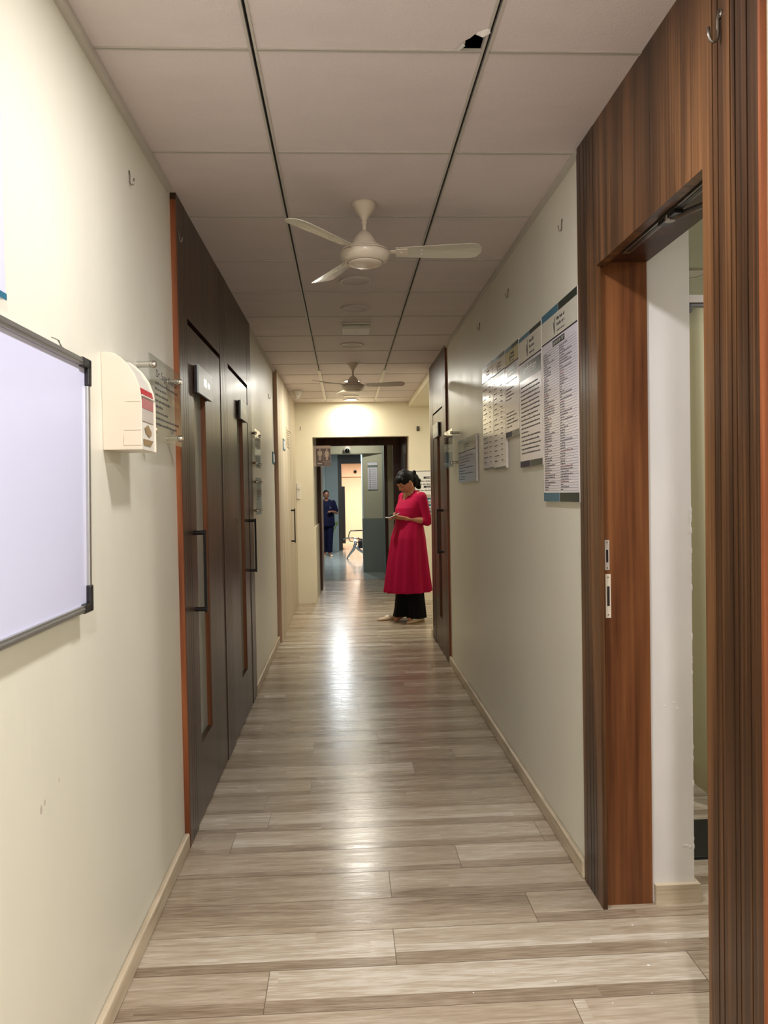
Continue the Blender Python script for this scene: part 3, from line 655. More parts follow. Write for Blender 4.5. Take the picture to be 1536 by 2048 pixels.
# ------------------------------------------------------------------ ceiling fans
def make_fan(loc, rz, label):
    t = root('ceiling_fan', loc, label, 'ceiling fan', 'white three-blade ceiling fans', rz)
    MB().lathe([(0.002, 0), (0.048, 0), (0.050, -0.004), (0.044, -0.020), (0.030, -0.040), (0.016, -0.056), (0.011, -0.066), (0.011, -0.072)], n=40).build('canopy', 'cream', t, smooth=True)
    MB().lathe([(0.0105, -0.060), (0.0105, -0.082), (0.0085, -0.084), (0.0085, -0.110), (0.0115, -0.112), (0.0115, -0.125)], n=24).build('downrod', 'cream', t, smooth=True, autosmooth=True)
    MB().lathe([(0.012, -0.108), (0.018, -0.112), (0.034, -0.128), (0.044, -0.146), (0.049, -0.162), (0.050, -0.172)], n=40).build('lower_canopy', 'cream', t, smooth=True)
    m = MB().lathe([(0.02, -0.166), (0.066, -0.168), (0.070, -0.173), (0.071, -0.180), (0.092, -0.184), (0.098, -0.190), (0.099, -0.193)], n=56)
    m.lathe([(0.094, -0.1935), (0.094, -0.196)], n=56)
    m.lathe([(0.098, -0.196), (0.100, -0.202), (0.096, -0.216), (0.082, -0.230), (0.074, -0.234)], n=56)
    m = m.build('motor_housing', 'cream', t, smooth=True, autosmooth=True)
    MB().lathe([(0.0735, -0.2325), (0.0725, -0.2345), (0.071, -0.2335)], n=48, cap=False).build('seam_ring', 'dullbrown', m)
    MB().lathe([(0.0715, -0.2335), (0.066, -0.239), (0.045, -0.245), (0.0, -0.248)], n=48).build('bottom_cap', 'cream', m, smooth=True)
    for k in range(3):
        a = 2*PI*k/3; Rm = Matrix.Rotation(a, 4, 'Z')
        # blade: rounded outline, pitched
        prof = [(0.122, -0.030), (0.122, 0.034), (0.20, 0.043), (0.32, 0.052), (0.42, 0.055), (0.445, 0.046), (0.460, 0.020), (0.460, -0.016), (0.448, -0.040), (0.420, -0.052), (0.32, -0.045), (0.20, -0.036)]
        P = Matrix.Translation((0, 0, -0.192)) @ Matrix.Rotation(math.radians(-13), 4, 'X')
        b = MB()
        n = len(prof); c = (0.31, 0.0)
        top = [(x, y, 0.0012-1.6*y*y) for x, y in prof]; bot = [(x, y, -0.0012-1.6*y*y) for x, y in prof]
        vs = top+bot+[(0.31, 0, 0.0012), (0.31, 0, -0.0012)]
        fs = [(i, (i+1) % n, 2*n) for i in range(n)]+[((i+1) % n+n, i+n, 2*n+1) for i in range(n)]+[(i, i+n, (i+1) % n+n, (i+1) % n) for i in range(n)]
        b.add(vs, fs).xform(Rm @ P)
        bl = b.build('blade', 'blade', t)
        ir = MB(); ir.box(0.078, 0.130, -0.010, 0.010, -0.0035, 0.0005).box(0.124, 0.170, -0.022, 0.022, -0.0045, -0.0016); ir.xform(Rm @ P)
        ir.build('blade_iron', 'cream', bl, bevel=0.001)
        for (x, y) in ((0.145, 0.0), (0.225, 0.014), (0.225, -0.012)):
            MB().ell((x, y, -0.0048), (0.0035, 0.0035, 0.002), 10, 6).xform(Rm @ P).build('screw', 'paperwhite', bl)
    return t
fan = make_fan((0.097, 3.07, ZC), math.radians(-5), 'cream three-blade ceiling fan nearest the viewer')
dup(fan, (0.09, 6.78, ZC), 'cream three-blade ceiling fan farther along, before the end wall', math.radians(-15))

# ------------------------------------------------------------------ left wall things
wbx = root('whiteboard', (-0.635, 1.4, 1.08), 'large blank whiteboard with aluminium frame and black corners on the left wall', 'whiteboard')
TW = Matrix.Translation((0, 0, 0)) @ Matrix.Rotation(math.radians(1.0), 4, 'Y')
def wbp(mb, name, mats, **k): return mb.xform(TW).build(name, mats, wbx, **k)
Y0, Y1, Z1 = -0.75, 0.447, 0.585
wbp(MB().box(0.014, 0.026, Y0+0.01, Y1-0.012, 0.012, Z1-0.012), 'writing_surface', 'board')
for nm, b in (('frame_bar', (0.010, 0.034, Y0, Y1-0.05, Z1-0.018, Z1)), ('frame_bar', (0.010, 0.034, Y0, Y1-0.05, 0, 0.018)), ('frame_bar', (0.010, 0.034, Y1-0.015, Y1, 0.055, Z1-0.055))):
    m = MB().box(*b)
    if b[3]-b[2] > 0.1: m.box(b[0], b[1]+0.002, b[2], b[3], b[4]+0.006, b[5]-0.006)
    wbp(m, nm, 'alu', bevel=0.002)
for zz in (0, 1):
    z0, z1 = (Z1-0.020, Z1+0.002) if zz else (-0.002, 0.020)
    q0, q1 = (Z1-0.06, Z1+0.002) if zz else (-0.002, 0.06)
    wbp(MB().box(0.008, 0.037, Y1-0.055, Y1+0.002, z0, z1).box(0.008, 0.037, Y1-0.018, Y1+0.002, q0, q1), 'corner_cap', 'black', bevel=0.003)
wbp(MB().tube([(0.02, 0.30, Z1), (0.018, 0.295, Z1+0.018), (0.004, 0.29, Z1+0.024), (0.018, 0.285, Z1+0.018), (0.02, 0.31, Z1+0.004), (0.03, 0.315, Z1-0.002)], 0.0012, 6), 'wire_clip', 'steel')
for dz in (0.075, 0.100): wbp(MB().tube([(0.012, Y1, dz), (0.012, Y1+0.010, dz+0.006), (0.012, Y1+0.014, dz+0.010), (0.012, Y1+0.009, dz+0.018), (0.012, Y1, dz+0.019)], 0.0011, 6), 'wire_clip', 'steel')

nb = root('notice_board', (-0.635, 1.0, 1.7), 'lilac notice board with teal lower edge above the whiteboard', 'notice board')
pn = Panel2D((0.008, 0.0, 0.36), *LEFTW)
m = MB(); pn.slab(m, -0.1, 0.475, 0.0, 0.345, -0.006, 0.004, 0); pn.slab(m, -0.1, 0.475, 0.335, 0.347, 0.004, 0.006, 1)
m.build('panel', ['board', 'teal'], nb)
m = MB(); rr = random.Random(3)
for k in range(8): pn.words(m, -0.08, 0.46, 0.06+k*0.032, 0.010, 0.0046, 0, rr, rr.uniform(0.8, 1.0))
m.build('print', 'ink2', nb)

dp = root('dispenser', (-0.635, 2.07, 1.47), 'cream wall-mounted vending dispenser with red stickers beside the whiteboard', 'dispenser')
prof = [(0, 0), (0.102, 0), (0.103, 0.13), (0.099, 0.165), (0.088, 0.197), (0.070, 0.225), (0.052, 0.243), (0.035, 0.255), (0.02, 0.258), (0, 0.258)]
MB().prism(prof, lambda a, b, d: (a, d, b), 0.0, 0.006).build('side_panel', 'cream', dp, bevel=0.0015)
MB().prism(prof, lambda a, b, d: (a, d, b), 0.150, 0.156).build('side_panel', 'cream', dp, bevel=0.0015)
pr2 = [(0, 0.002), (0.098, 0.002), (0.099, 0.13), (0.095, 0.164), (0.084, 0.195), (0.067, 0.222), (0.050, 0.239), (0.034, 0.251), (0.02, 0.2545), (0, 0.2545)]
MB().prism(pr2, lambda a, b, d: (a, d, b), 0.006, 0.150).build('front_panel', 'white', dp)
df = Panel2D((0.0994, 0, 0), *LEFTW)
df.P = lambda u, v, d=0.0: Vector((0.0994+d, u, v))
m = MB(); df.slab(m, 0.014, 0.142, 0.150, 0.166, 0, 0.002, 0); m.v = [(x-(0.0 if z < 0.140 else 0.006*(z-0.14)/0.03), y, z) for x, y, z in m.v]; m.build('red_sticker', 'red', dp)
m = MB(); df.slab(m, 0.022, 0.132, 0.112, 0.140, 0, 0.0015, 0); df.slab(m, 0.022, 0.132, 0.078, 0.111, 0, 0.0015, 1); m.build('label_card', ['maroon', 'lens'], dp)
m = MB(); m.prism([(0.040, 0.060), (0.075, 0.071), (0.110, 0.055), (0.110, 0.045), (0.085, 0.038), (0.050, 0.048)], lambda a, b, d: (0.0994+d, a, b), 0, 0.001); m.build('coin_plate', 'slot_brown', dp)
m = MB(); m.prism([(0.025, 0.030), (0.130, 0.030), (0.100, 0.014), (0.03, 0.014)], lambda a, b, d: (0.0994+d, a, b), 0, 0.001); m.build('outlet', 'slot_brown', dp)
m = MB(); m.box(0.099, 0.104, 0.012, 0.145, 0.143, 0.147); m.build('ledge', 'white', dp, bevel=0.001)
m = MB(); m.box(0.055, 0.1005, -0.0012, 0.0, 0.012, 0.042).box(0.055, 0.1005, -0.0012, 0, 0.052, 0.054).box(0.062, 0.1005, -0.001, 0, 0.128, 0.129); m.build('side_relief', 'cream', dp)

def acrylic_plate(name, O, side, wdt, hgt, gap, label, lines, title=None, group=None, mirror=None, dark=False):
    """O: wall point at the reader's upper left corner; plate stands off the wall by gap"""
    R, Nn = side; t = root(name, O, label, 'name plate', group)
    pn = Panel2D((0, 0, 0), R, Nn); m = MB(); pn.slab(m, 0, wdt, 0, hgt, gap, gap+0.004, 0)
    m.build('acrylic_sheet', 'acrylic', t)
    for (u, v) in ((0.035, 0.03), (wdt-0.03, 0.03), (0.035, hgt-0.03), (wdt-0.03, hgt-0.03)):
        c = pn.P(u, v, 0); s = 1 if Nn[0] > 0 else -1
        prf = [(0.0095, 0.0), (0.0095, gap), (0.0105, gap+0.0042), (0.0115, gap+0.0045), (0.0115, gap+0.008), (0.008, gap+0.014)]
        q = MB().lathe([(r, h*s) for r, h in prf], tuple(c), 20, axis='X')
        q.build('standoff', 'chrome', t, smooth=True, autosmooth=True)
    m = MB(); rr = random.Random(len(label)); d = gap+0.0046
    if title:
        pn.text(m, title, 0.075, 0.062, 0.034, d, 0, width=wdt-0.14)
    v = 0.085 if title else 0.06
    for fl in lines:
        if fl > 0: pn.words(m, 0.055, wdt-0.05, v, 0.010, d, 0 if title else 1, rr, fl)
        v += 0.0185
    if dark: pn.rect(m, 0.02, wdt-0.02, hgt*0.30, hgt*0.48, d, 2)
    m.build('lettering', ['ink', 'ink2', 'dullbrown'], t)
    return t
acrylic_plate('name_plate', (XL, 2.39, 1.785), LEFTW, 0.44, 0.262, 0.045, 'clear acrylic doctor name plate beside the cream dispenser', [1.0, 0.45, 0.55, 0.62, 0.3, 0.5, 1.0, 0.9], 'Dr. Sagar Kolekar')
acrylic_plate('name_plate', (XL, 5.235, 1.80), LEFTW, 0.34, 0.262, 0.032, 'upper mirror-like acrylic plate just past the walnut doors', [0.9, 0.6, 0.8, 0.4, 0.7], None, dark=True)
acrylic_plate('name_plate', (XL, 5.25, 1.47), LEFTW, 0.34, 0.255, 0.032, 'lower acrylic plate just past the walnut doors', [0.0, 0.0, 0.7, 0.5, 0.8, 0.4], None, dark=True)
acrylic_plate('name_plate', (XR, 5.80, 1.795), RIGHTW, 0.42, 0.27, 0.05, 'acrylic name plate on the right wall beside the far walnut door', [0.9, 0.6, 0.8, 0.5, 0.7, 0.4], None)

def door_sign(O, side, wdt, hgt, label, n):
    R, Nn = side; t = root('door_sign', O, label, 'door sign', 'small door signs')
    pn = Panel2D((0, 0, 0), R, Nn)
    m = MB(); pn.slab(m, 0.0, wdt, 0, hgt, 0, 0.012, 0); m.build('backing', 'groove', t)
    m = MB(); pn.slab(m, -0.002, wdt+0.002, -0.002, hgt+0.002, 0.012, 0.019, 0); m.build('face', 'sign_grey', t)
    m = MB(); pn.rect(m, wdt*0.35, wdt*0.55, hgt*0.35, hgt*0.65, 0.0194, 0); pn.rect(m, wdt*0.62, wdt*0.78, hgt*0.40, hgt*0.62, 0.0194, 0); m.build('print', 'paperwhite', t)
door_sign((-0.615, 3.24, 1.890), LEFTW, 0.33, 0.112, 'small grey sign on the nearer left walnut door', 1)
door_sign((-0.615, 4.54, 1.905), LEFTW, 0.31, 0.105, 'small pale sign on the farther left walnut door', 2)
door_sign((0.796, 6.70, 1.930), RIGHTW, 0.34, 0.112, 'small pale sign on the far right walnut door', 3)
def wall_sign(O, side, wdt, hgt, label, name='room_sign', grp='small framed signs at the far left'):
    R, Nn = side; t = root(name, O, label, 'sign', grp); pn = Panel2D((0, 0, 0), R, Nn)
    m = MB(); pn.slab(m, 0, wdt, 0, hgt, 0, 0.006, 0); m.build('plate', 'teal', t)
    m = MB(); pn.rect(m, 0.02, wdt-0.02, 0.015, hgt-0.015, 0.0065, 0); m.build('face', 'sign_grey', t)
    m = MB(); pn.rect(m, wdt*0.35, wdt*0.65, hgt*0.3, hgt*0.7, 0.0070, 0); m.build('print', 'paperwhite', t)
wall_sign((XL, 6.86, 1.735), LEFTW, 0.22, 0.105, 'small framed sign on the cream wall before the pale cladding')
wall_sign((-0.60, 7.62, 1.905), LEFTW, 0.22, 0.11, 'small teal framed sign on the pale wood cladding')

# hooks
def hook_mesh(s):
    m = MB(); m.box(-0.0015*1, 0.0015, -0.007, 0.007, -0.006, 0.022) if False else None
    m.lathe([(0.0005, 0.0), (0.006, 0.0), (0.006, 0.0015*s)], (0, 0, 0.018), 14, axis='X') if s > 0 else m.lathe([(0.0005, 0.0), (0.006, 0.0), (0.006, -0.0015)], (0, 0, 0.018), 14, axis='X')
    pts = [(0.001*s, 0, 0.024), (0.003*s, 0, 0.010), (0.003*s, 0, -0.008)]
    for k in range(7):
        a = PI*k/6; pts.append(((0.003+0.008*(1-math.cos(a))/2*1.4)*s, -0.004*math.sin(a)*0, -0.010-0.010*math.sin(a)))
    pts.append(((0.015)*s, 0, 0.0)); m.tube(pts, 0.0021, 8); return m
hooks = [((XL, 2.39, 2.31), 1, 'small wall hook high above the dispenser'), ((-0.615, 2.99, 2.335), 1, 'wall hook at the near edge of the left walnut panelling'),
         ((-0.615, 4.12, 2.275), 1, 'wall hook on the panelling between the left walnut doors'), ((XL, 6.62, 2.19), 1, 'wall hook on the cream wall above the acrylic plates'),
         ((0.80, 1.59, 2.30), -1, 'large steel hook at the top of the near grooved post'), ((XR, 2.80, 2.31), -1, 'wall hook above the big printed test poster'),
         ((XR, 3.73, 2.305), -1, 'wall hook above the middle posters'), ((XR, 4.52, 2.315), -1, 'wall hook above the left end of the poster row')]
for loc, s, lab in hooks:
    o = hook_mesh(s).build('wall_hook', 'steel', None, smooth=True); o.location = loc; tag(o, lab, 'hook', 'small steel wall hooks')
    if loc[1] == 1.59: o.scale = (1.7, 1.7, 1.5)
for loc, lab in (((-0.534, 9.6, 2.17), 'tiny hook on the end wall left of the doorway'),):
    o = hook_mesh(1).xform(Matrix.Rotation(-PI/2, 4, 'Z')).build('wall_hook', 'steel', None, smooth=True); o.location = loc; tag(o, lab, 'hook', 'small steel wall hooks')
wsn = MB().box(-0.018, 0.018, -0.014, 0, -0.03, 0.03).build('wall_sensor', 'dullbrown', bevel=0.003); wsn.location = (0.927, 9.6, 2.15); tag(wsn, 'tiny brown box on the end wall right of the doorway', 'sensor')
sw = root('switch_plate', (-0.575, 9.6, 1.40), 'white switch box in the far left corner of the corridor', 'switch')
MB().box(-0.022, 0.022, -0.02, 0, -0.10, 0.10).build('box', 'white', sw, bevel=0.003); MB().box(-0.006, 0.03, -0.032, -0.02, 0.02, 0.05).build('rocker', 'white', sw, bevel=0.002)
dcm = root('dome_camera', (-0.50, 8.48, ZC), 'white ceiling-mounted camera in the far left corner', 'camera', 'security cameras')
MB().lathe([(0.002, 0), (0.052, 0), (0.054, -0.006), (0.046, -0.03), (0.036, -0.06), (0.022, -0.085), (0.01, -0.095)], n=28).build('housing', 'white', dcm, smooth=True)
MB().lathe([(0.012, -0.02), (0.018, -0.016), (0.018, 0.03)], (0, 0, 0), 16).xform(Matrix.Translation((0.012, -0.03, -0.062)) @ Matrix.Rotation(1.9, 4, 'X')).build('lens', 'white', dcm)
dc2 = root('dome_camera', (0.053, 13.17, 2.11), 'black dome camera on the cream beam beyond the doorway', 'camera', 'security cameras')
MB().ell((0, -0.035, 0), (0.062, 0.04, 0.062)).build('housing', 'white', dc2, smooth=True); MB().ell((0, -0.058, -0.02), (0.042, 0.034, 0.042)).build('dome', 'glassblack', dc2, smooth=True)
dc3 = root('dome_camera', (0.33, 23.8, 2.05), 'small black camera on the farthest peach wall', 'camera', 'security cameras')
MB().ell((0, 0, 0), (0.05, 0.05, 0.05)).build('dome', 'glassblack', dc3, smooth=True)

# ------------------------------------------------------------------ posters, right wall
LOGO = [(0.0, 0.30), (0.10, 0.22), (0.24, 0.62), (0.44, 0.0), (0.52, 0.02), (0.32, 1.0), (0.22, 1.0)]
def poster(O, wdt, hgt, label, kind, edge=True):
    """O on the wall at the reader's upper left (far) corner"""
    t = root('poster', O, label, 'poster', 'printed boards on the right wall'); pn = Panel2D((0, 0, 0), *RIGHTW); D = 0.014
    mats = ['print', 'print_w', 'print_y', 'teal', 'green', 'ink', 'ink2', 'inkred', 'paperwhite', 'ring']
    m = MB(); pn.slab(m, 0, wdt, 0, hgt, 0.002, D, 9); pn.rect(m, 0.001, wdt-0.001, 0.001, hgt-0.001, D+0.0002, 0)
    m.build('board', mats, t)
    rr = random.Random(int(wdt*1000)+len(label)); d = D+0.0005; d2 = D+0.0009
    hh = 0.115 if kind in ('table', 'charter') else 0.085
    s = MB(); ts = 0.03 if kind == 'table' else 0.02
    pn.rect(s, 0.001, wdt*0.5-0.002, 0.001, ts, d, 3); pn.rect(s, wdt*0.5+0.002, wdt-0.001, 0.001, ts, d, 4)
    pn.rect(s, 0.001, wdt-0.001, ts, hh, d, 2 if kind == 'yellow' else 1); pn.rect(s, 0.001, wdt-0.001, hh, hh+0.006, d, 5)
    s.build('header', mats, t)
    s = MB(); lx, lv, lh = wdt*0.36, ts+0.012, (hh-ts)*0.75
    s.add([pn.P(lx+a*lh*0.8, lv+b*lh, d2) for a, b in LOGO], [(0, 1, 2, 6), (2, 3, 4, 5, 6)], 5)
    for k in range(3): pn.words(s, lx+lh*0.75, lx+lh*0.75+wdt*0.22, lv+lh*(0.28+0.33*k), lh*(0.22 if k < 2 else 0.12), d2, 5 if k == 0 else 6, rr)
    s.build('logo', mats, t)
    ft = 0.034 if kind == 'table' else 0.028
    if kind in ('table', 'charter', 'yellow'):
        s = MB(); pn.rect(s, 0.001, wdt*0.48-0.002, hgt-ft, hgt-0.001, d, 3 if kind == 'table' else 6); pn.rect(s, wdt*0.48+0.002, wdt-0.001, hgt-ft, hgt-0.001, d, 4); s.build('footer', mats, t)
    s = MB()
    if kind == 'table':
        pn.rect(s, wdt*0.33, wdt*0.67, hh+0.012, hh+0.034, d, 4)
        pn.text(s, 'LABORATORY TEST', wdt*0.5, hh+0.029, 0.017, d2, 8, width=wdt*0.31, center=True)
        v = hh+0.040; n = 57; st = (hgt-ft-0.008-v)/n
        for k in range(n+1):
            vv = v+k*st; pn.rect(s, 0.02, wdt-0.012, vv-0.0004, vv+0.0004, d, 5)
            if k < n:
                c = 7 if rr.random() < 0.16 else 6
                pn.words(s, 0.022, wdt*0.5, vv+st*0.82, st*0.62, d, c, rr, rr.choice((0.25, 0.35, 0.5, 0.7)))
                c = 7 if rr.random() < 0.16 else 6
                pn.words(s, wdt*0.52, wdt-0.02, vv+st*0.82, st*0.62, d, c, rr, rr.choice((0.15, 0.3, 0.3, 0.5, 0.75)))
    elif kind == 'charter':
        pn.rect(s, 0.006, wdt-0.008, hh+0.016, hh+0.082, d, 4)
        pn.text(s, 'नागरिकांची सनद', wdt*0.5, hh+0.062, 0.042, d2, 8, width=wdt*0.56, center=True)
        v = hh+0.115
        while v < hgt-ft-0.02: pn.words(s, 0.03, wdt-0.03, v, 0.0088, d, 5, rr, rr.choice((1.0, 1.0, 0.95, 0.9, 0.4))); v += 0.0182
    elif kind == 'yellow':
        pn.rect(s, wdt*0.16, wdt*0.80, hh+0.012, hh+0.060, d, 4)
        pn.words(s, wdt*0.25, wdt*0.72, hh+0.032, 0.011, d2, 8, rr); pn.words(s, wdt*0.28, wdt*0.66, hh+0.050, 0.011, d2, 8, rr)
        v = hh+0.085
        while v < hgt-ft-0.02: pn.words(s, 0.02, wdt-0.03, v, 0.0085, d, 6, rr, rr.choice((1.0, 0.9, 0.7, 0.5, 0.0))); v += 0.0165
    elif kind == 'list':
        pn.rect(s, 0.004, wdt-0.004, hh+0.006, hh+0.028, d, 4)
        v = hh+0.05
        while v < hgt-0.03:
            pn.words(s, 0.02, wdt*0.5, v, 0.008, d, 6, rr, rr.choice((0.9, 0.6))); pn.words(s, wdt*0.62, wdt-0.04, v, 0.008, d, 6, rr, 0.7); pn.rect(s, 0.01, wdt-0.01, v+0.008, v+0.0085, d, 6); v += 0.027
        pn.rect(s, 0.001, wdt-0.001, hgt-0.01, hgt-0.001, d, 4)
    elif kind == 'cal':
        for k in range(8): pn.rect(s, 0.02, wdt-0.03, hh+0.02+k*0.022, hh+0.0205+k*0.022, d, 6)
        for k in range(5): pn.rect(s, 0.03+k*(wdt-0.07)/4, 0.031+k*(wdt-0.07)/4, hh+0.02, hgt-0.03, d, 6)
        for k in range(9): pn.words(s, 0.03, wdt-0.05, hh+0.035+k*0.019, 0.008, d, 5 if 3 < k < 6 else 6, rr, rr.choice((0.4, 0.7, 0.9)))
    s.build('print', mats, t)
poster((XR, 3.055, 2.035), 0.47, 0.735, 'large lined laboratory test price board nearest the walnut post', 'table')
poster((XR, 3.46, 2.028), 0.392, 0.580, 'poster with a black band heading and dense text beside the price board', 'charter')
poster((XR, 3.765, 2.035), 0.295, 0.433, 'short poster with yellowish header and grey foot strip', 'yellow')
poster((XR, 4.075, 2.040), 0.303, 0.580, 'glossy list poster second from the far end of the row', 'list')
poster((XR, 4.385, 2.045), 0.303, 0.578, 'glossy list poster at the far end of the row', 'list')
poster((XR, 5.36, 1.70), 0.72, 0.290, 'small low board with a grid beside the acrylic name plate', 'cal')

def end_poster(O, w_, h_, label, mats_, side=ENDW, rows=9, dark=False, grp=None, rz=0):
    t = root('poster', O, label, 'poster', grp, rz); pn = Panel2D((0, 0, 0), *side)
    m = MB(); pn.slab(m, 0, w_, 0, h_, 0.001, 0.010, 0); m.build('board', mats_[0], t)
    m = MB(); rr = random.Random(9)
    if dark:
        for k in range(3): pn.rect(m, 0.02, w_-0.02, 0.03+k*0.08, 0.085+k*0.08, 0.0105, 1); pn.words(m, 0.1, w_-0.1, 0.075+k*0.08, 0.03, 0.011, 0, rr)
    else:
        pn.rect(m, 0, w_, 0, 0.008, 0.0105, 1); pn.words(m, w_*0.4, w_*0.7, 0.05, 0.02, 0.0105, 1, rr)
        v = 0.10
        for k in range(rows):
            if k % 3 == 0: pn.rect(m, w_*0.2, w_*0.8, v-0.026, v, 0.0105, 1); pn.words(m, w_*0.24, w_*0.76, v-0.006, 0.014, 0.011, 0, rr)
            else: pn.words(m, w_*0.08, w_*0.92, v, 0.020, 0.0105, 1, rr)
            v += 0.038
    m.build('print', ['paperwhite', mats_[1]], t)
end_poster((0.835, 9.6, 1.625), 0.75, 0.30, 'white notice on the end wall behind the woman', ('paperwhite', 'ink'), rows=5)
end_poster((0.835, 9.6, 1.315), 0.75, 0.27, 'teal notice below the white one behind the woman', ('lens', 'teal'), dark=True)
t = root('poster', (0.40, 13.268, 1.90), 'narrow timetable poster on the cream pillar', 'poster', None, math.radians(-14)); pn = Panel2D((0, 0, 0), *ENDW)
m = MB(); pn.slab(m, 0, 0.17, 0, 0.48, 0.001, 0.008, 0); m.build('board', 'print', t)
m = MB(); rr = random.Random(5); pn.rect(m, 0, 0.17, 0, 0.008, 0.0085, 0); pn.rect(m, 0, 0.17, 0.055, 0.095, 0.0085, 0); pn.rect(m, 0, 0.17, 0.472, 0.48, 0.0085, 0)
for k in range(11): pn.rect(m, 0.03, 0.048, 0.12+k*0.032, 0.134+k*0.032, 0.0085, 1); pn.words(m, 0.065, 0.15, 0.132+k*0.032, 0.010, 0.0085, 2, rr)
m.build('print', ['grey_dado', 'ink', 'ink2'], t)

# toilet sign
ts = root('toilet_sign', (-0.372, 9.9, 1.975), 'brown toilet sign with man and woman figures and left arrow in the doorway', 'sign')
pn = Panel2D((0, 0, 0), *ENDW)
m = MB(); pn.slab(m, -0.018, 0.20, 0.0, 0.262, 0, 0.004, 0); m.build('backing', 'toilet_l', ts)
m = MB(); pn.rect(m, 0.012, 0.197, 0.036, 0.258, 0.0045, 0); m.build('panel', 'toilet', ts)
m = MB()
for cx, wm in ((0.062, 0), (0.150, 1)):
    m.add([pn.P(cx+0.011*math.cos(a*PI/6), 0.052+0.012*math.sin(a*PI/6), 0.0055) for a in range(12)], [tuple(range(12))])
    if not wm:
        m.add([pn.P(cx+a, b, 0.0055) for a, b in ((-0.028, 0.070), (0.028, 0.070), (0.030, 0.122), (0.020, 0.122), (0.016, 0.084), (0.016, 0.186), (0.003, 0.186), (0.003, 0.130), (-0.003, 0.130), (-0.003, 0.186), (-0.016, 0.186), (-0.016, 0.084), (-0.020, 0.122), (-0.030, 0.122))], [tuple(range(14))])
    else:
        m.add([pn.P(cx+a, b, 0.0055) for a, b in ((-0.018, 0.068), (0.018, 0.068), (0.034, 0.112), (0.026, 0.118), (0.015, 0.088), (0.028, 0.142), (0.013, 0.142), (0.013, 0.186), (0.002, 0.186), (0.002, 0.144), (-0.002, 0.144), (-0.002, 0.186), (-0.013, 0.186), (-0.013, 0.142), (-0.028, 0.142), (-0.015, 0.088), (-0.026, 0.118), (-0.034, 0.112))], [tuple(range(18))])
pn.rect(m, 0.106, 0.108, 0.045, 0.186, 0.0055, 0)
m.build('figures', 'toilet_l', ts)
m = MB(); m.add([pn.P(a, b, 0.0055) for a, b in ((0.026, 0.227), (0.046, 0.212), (0.046, 0.221), (0.088, 0.221), (0.088, 0.233), (0.046, 0.233), (0.046, 0.242))], [tuple(range(7))]); m.build('arrow', 'toilet_l', ts)
m = MB(); pn.text(m, 'TOILET', 0.142, 0.216, 0.030, 0.0055, 0, width=0.098, center=True); pn.text(m, 'शौचालय', 0.150, 0.244, 0.024, 0.0055, 0, width=0.066, center=True); m.build('lettering', 'toilet_l', ts)

# paint specks on the near floor
rr = random.Random(8); m = MB()
for (x, y) in ((0.30, 2.02), (0.38, 2.10), (0.80, 1.98), (0.84, 2.10), (0.86, 2.3), (0.55, 2.05), (0.66, 1.95), (0.48, 2.25), (0.93, 2.2)):
    r = rr.uniform(0.0015, 0.004); m.lathe([(0.0002, 0.0016), (r, 0.0012), (r*1.1, 0.0006)], (x+rr.uniform(-0.02, 0.02), y, 0), 8)
tag(m.build('paint_specks', 'paperwhite'), 'scattered white paint specks on the near floor', 'paint specks', kind='stuff')

# leaf decals on the hall wall panel
t = root('leaf_decal', (-0.17, 18.745, 0.9), 'faint green leaf decal on the blue grey hall panel', 'decal'); m = MB()
for k in range(7):
    a = rr.uniform(-0.6, 0.6); c = Vector((rr.uniform(-0.14, -0.02), 0, rr.uniform(-0.45, 0.1)))
    mm = MB().ell((0, 0, 0), (0.016, 0.003, 0.05), 10, 6).xform(Matrix.Translation(c) @ Matrix.Rotation(a, 4, 'Y')); m.add(mm.v, mm.f)
m.build('leaves', 'leaf', t)

# ------------------------------------------------------------------ waiting chair in the hall
wc_ = root('waiting_chair', (0.20, 16.1, 0), 'chrome and black waiting bench showing its end in the tiled hall', 'bench')
m = MB(); m.tube([(-0.17, 0, 0.03), (-0.12, 0, 0.10), (-0.04, 0, 0.20), (0.0, 0, 0.30), (0.0, 0, 0.36)], [0.018, 0.022, 0.03, 0.035, 0.03], 10); m.tube([(0.30, 0, 0.03), (0.2, 0, 0.10), (0.06, 0, 0.20), (0.0, 0, 0.28)], [0.018, 0.022, 0.03, 0.03], 10)
m.build('leg', 'alu', wc_, smooth=True)
m = MB()
for x in (-0.17, 0.30): m.lathe([(0.028, 0.0015), (0.03, 0.008), (0.008, 0.012), (0.008, 0.045)], (x, 0, 0), 14)
m.build('foot', 'black', wc_)
MB().box(-0.02, 0.03, -0.03, 1.6, 0.33, 0.37).build('beam', 'alu', wc_)
m = MB(); pts = [(0.16, -0.02, 0.59)]+[(-0.09, -0.02, 0.59)]+[(-0.11-0.03*math.sin(PI*k/6), -0.02, 0.59-0.02-0.20*k/6) for k in range(7)]+[(-0.04, -0.02, 0.36), (0.05, -0.02, 0.345)]
m.tube(pts, 0.013, 8); m.build('armrest', 'chrome', wc_, smooth=True)
m = MB(); m.tube([(-0.26, 0.5, 0.39), (-0.10, 0.5, 0.42), (0.10, 0.5, 0.38), (0.16, 0.5, 0.4)], 0.014, 8); m.build('armrest', 'chrome', wc_, smooth=True)
m = MB(); m.prism([(-0.02, 0.40), (0.12, 0.37), (0.16, 0.42), (0.21, 0.80), (0.19, 0.80), (0.135, 0.44), (0.10, 0.40), (0.0, 0.43)], lambda a, b, d: (a+0.08, d, b), 0.02, 0.52); m.build('seat', 'black', wc_)
m = MB(); m.box(0.06, 0.19, -0.02, 0.50, 0.22, 0.36); m.build('under_tray', 'black', wc_, bevel=0.01)

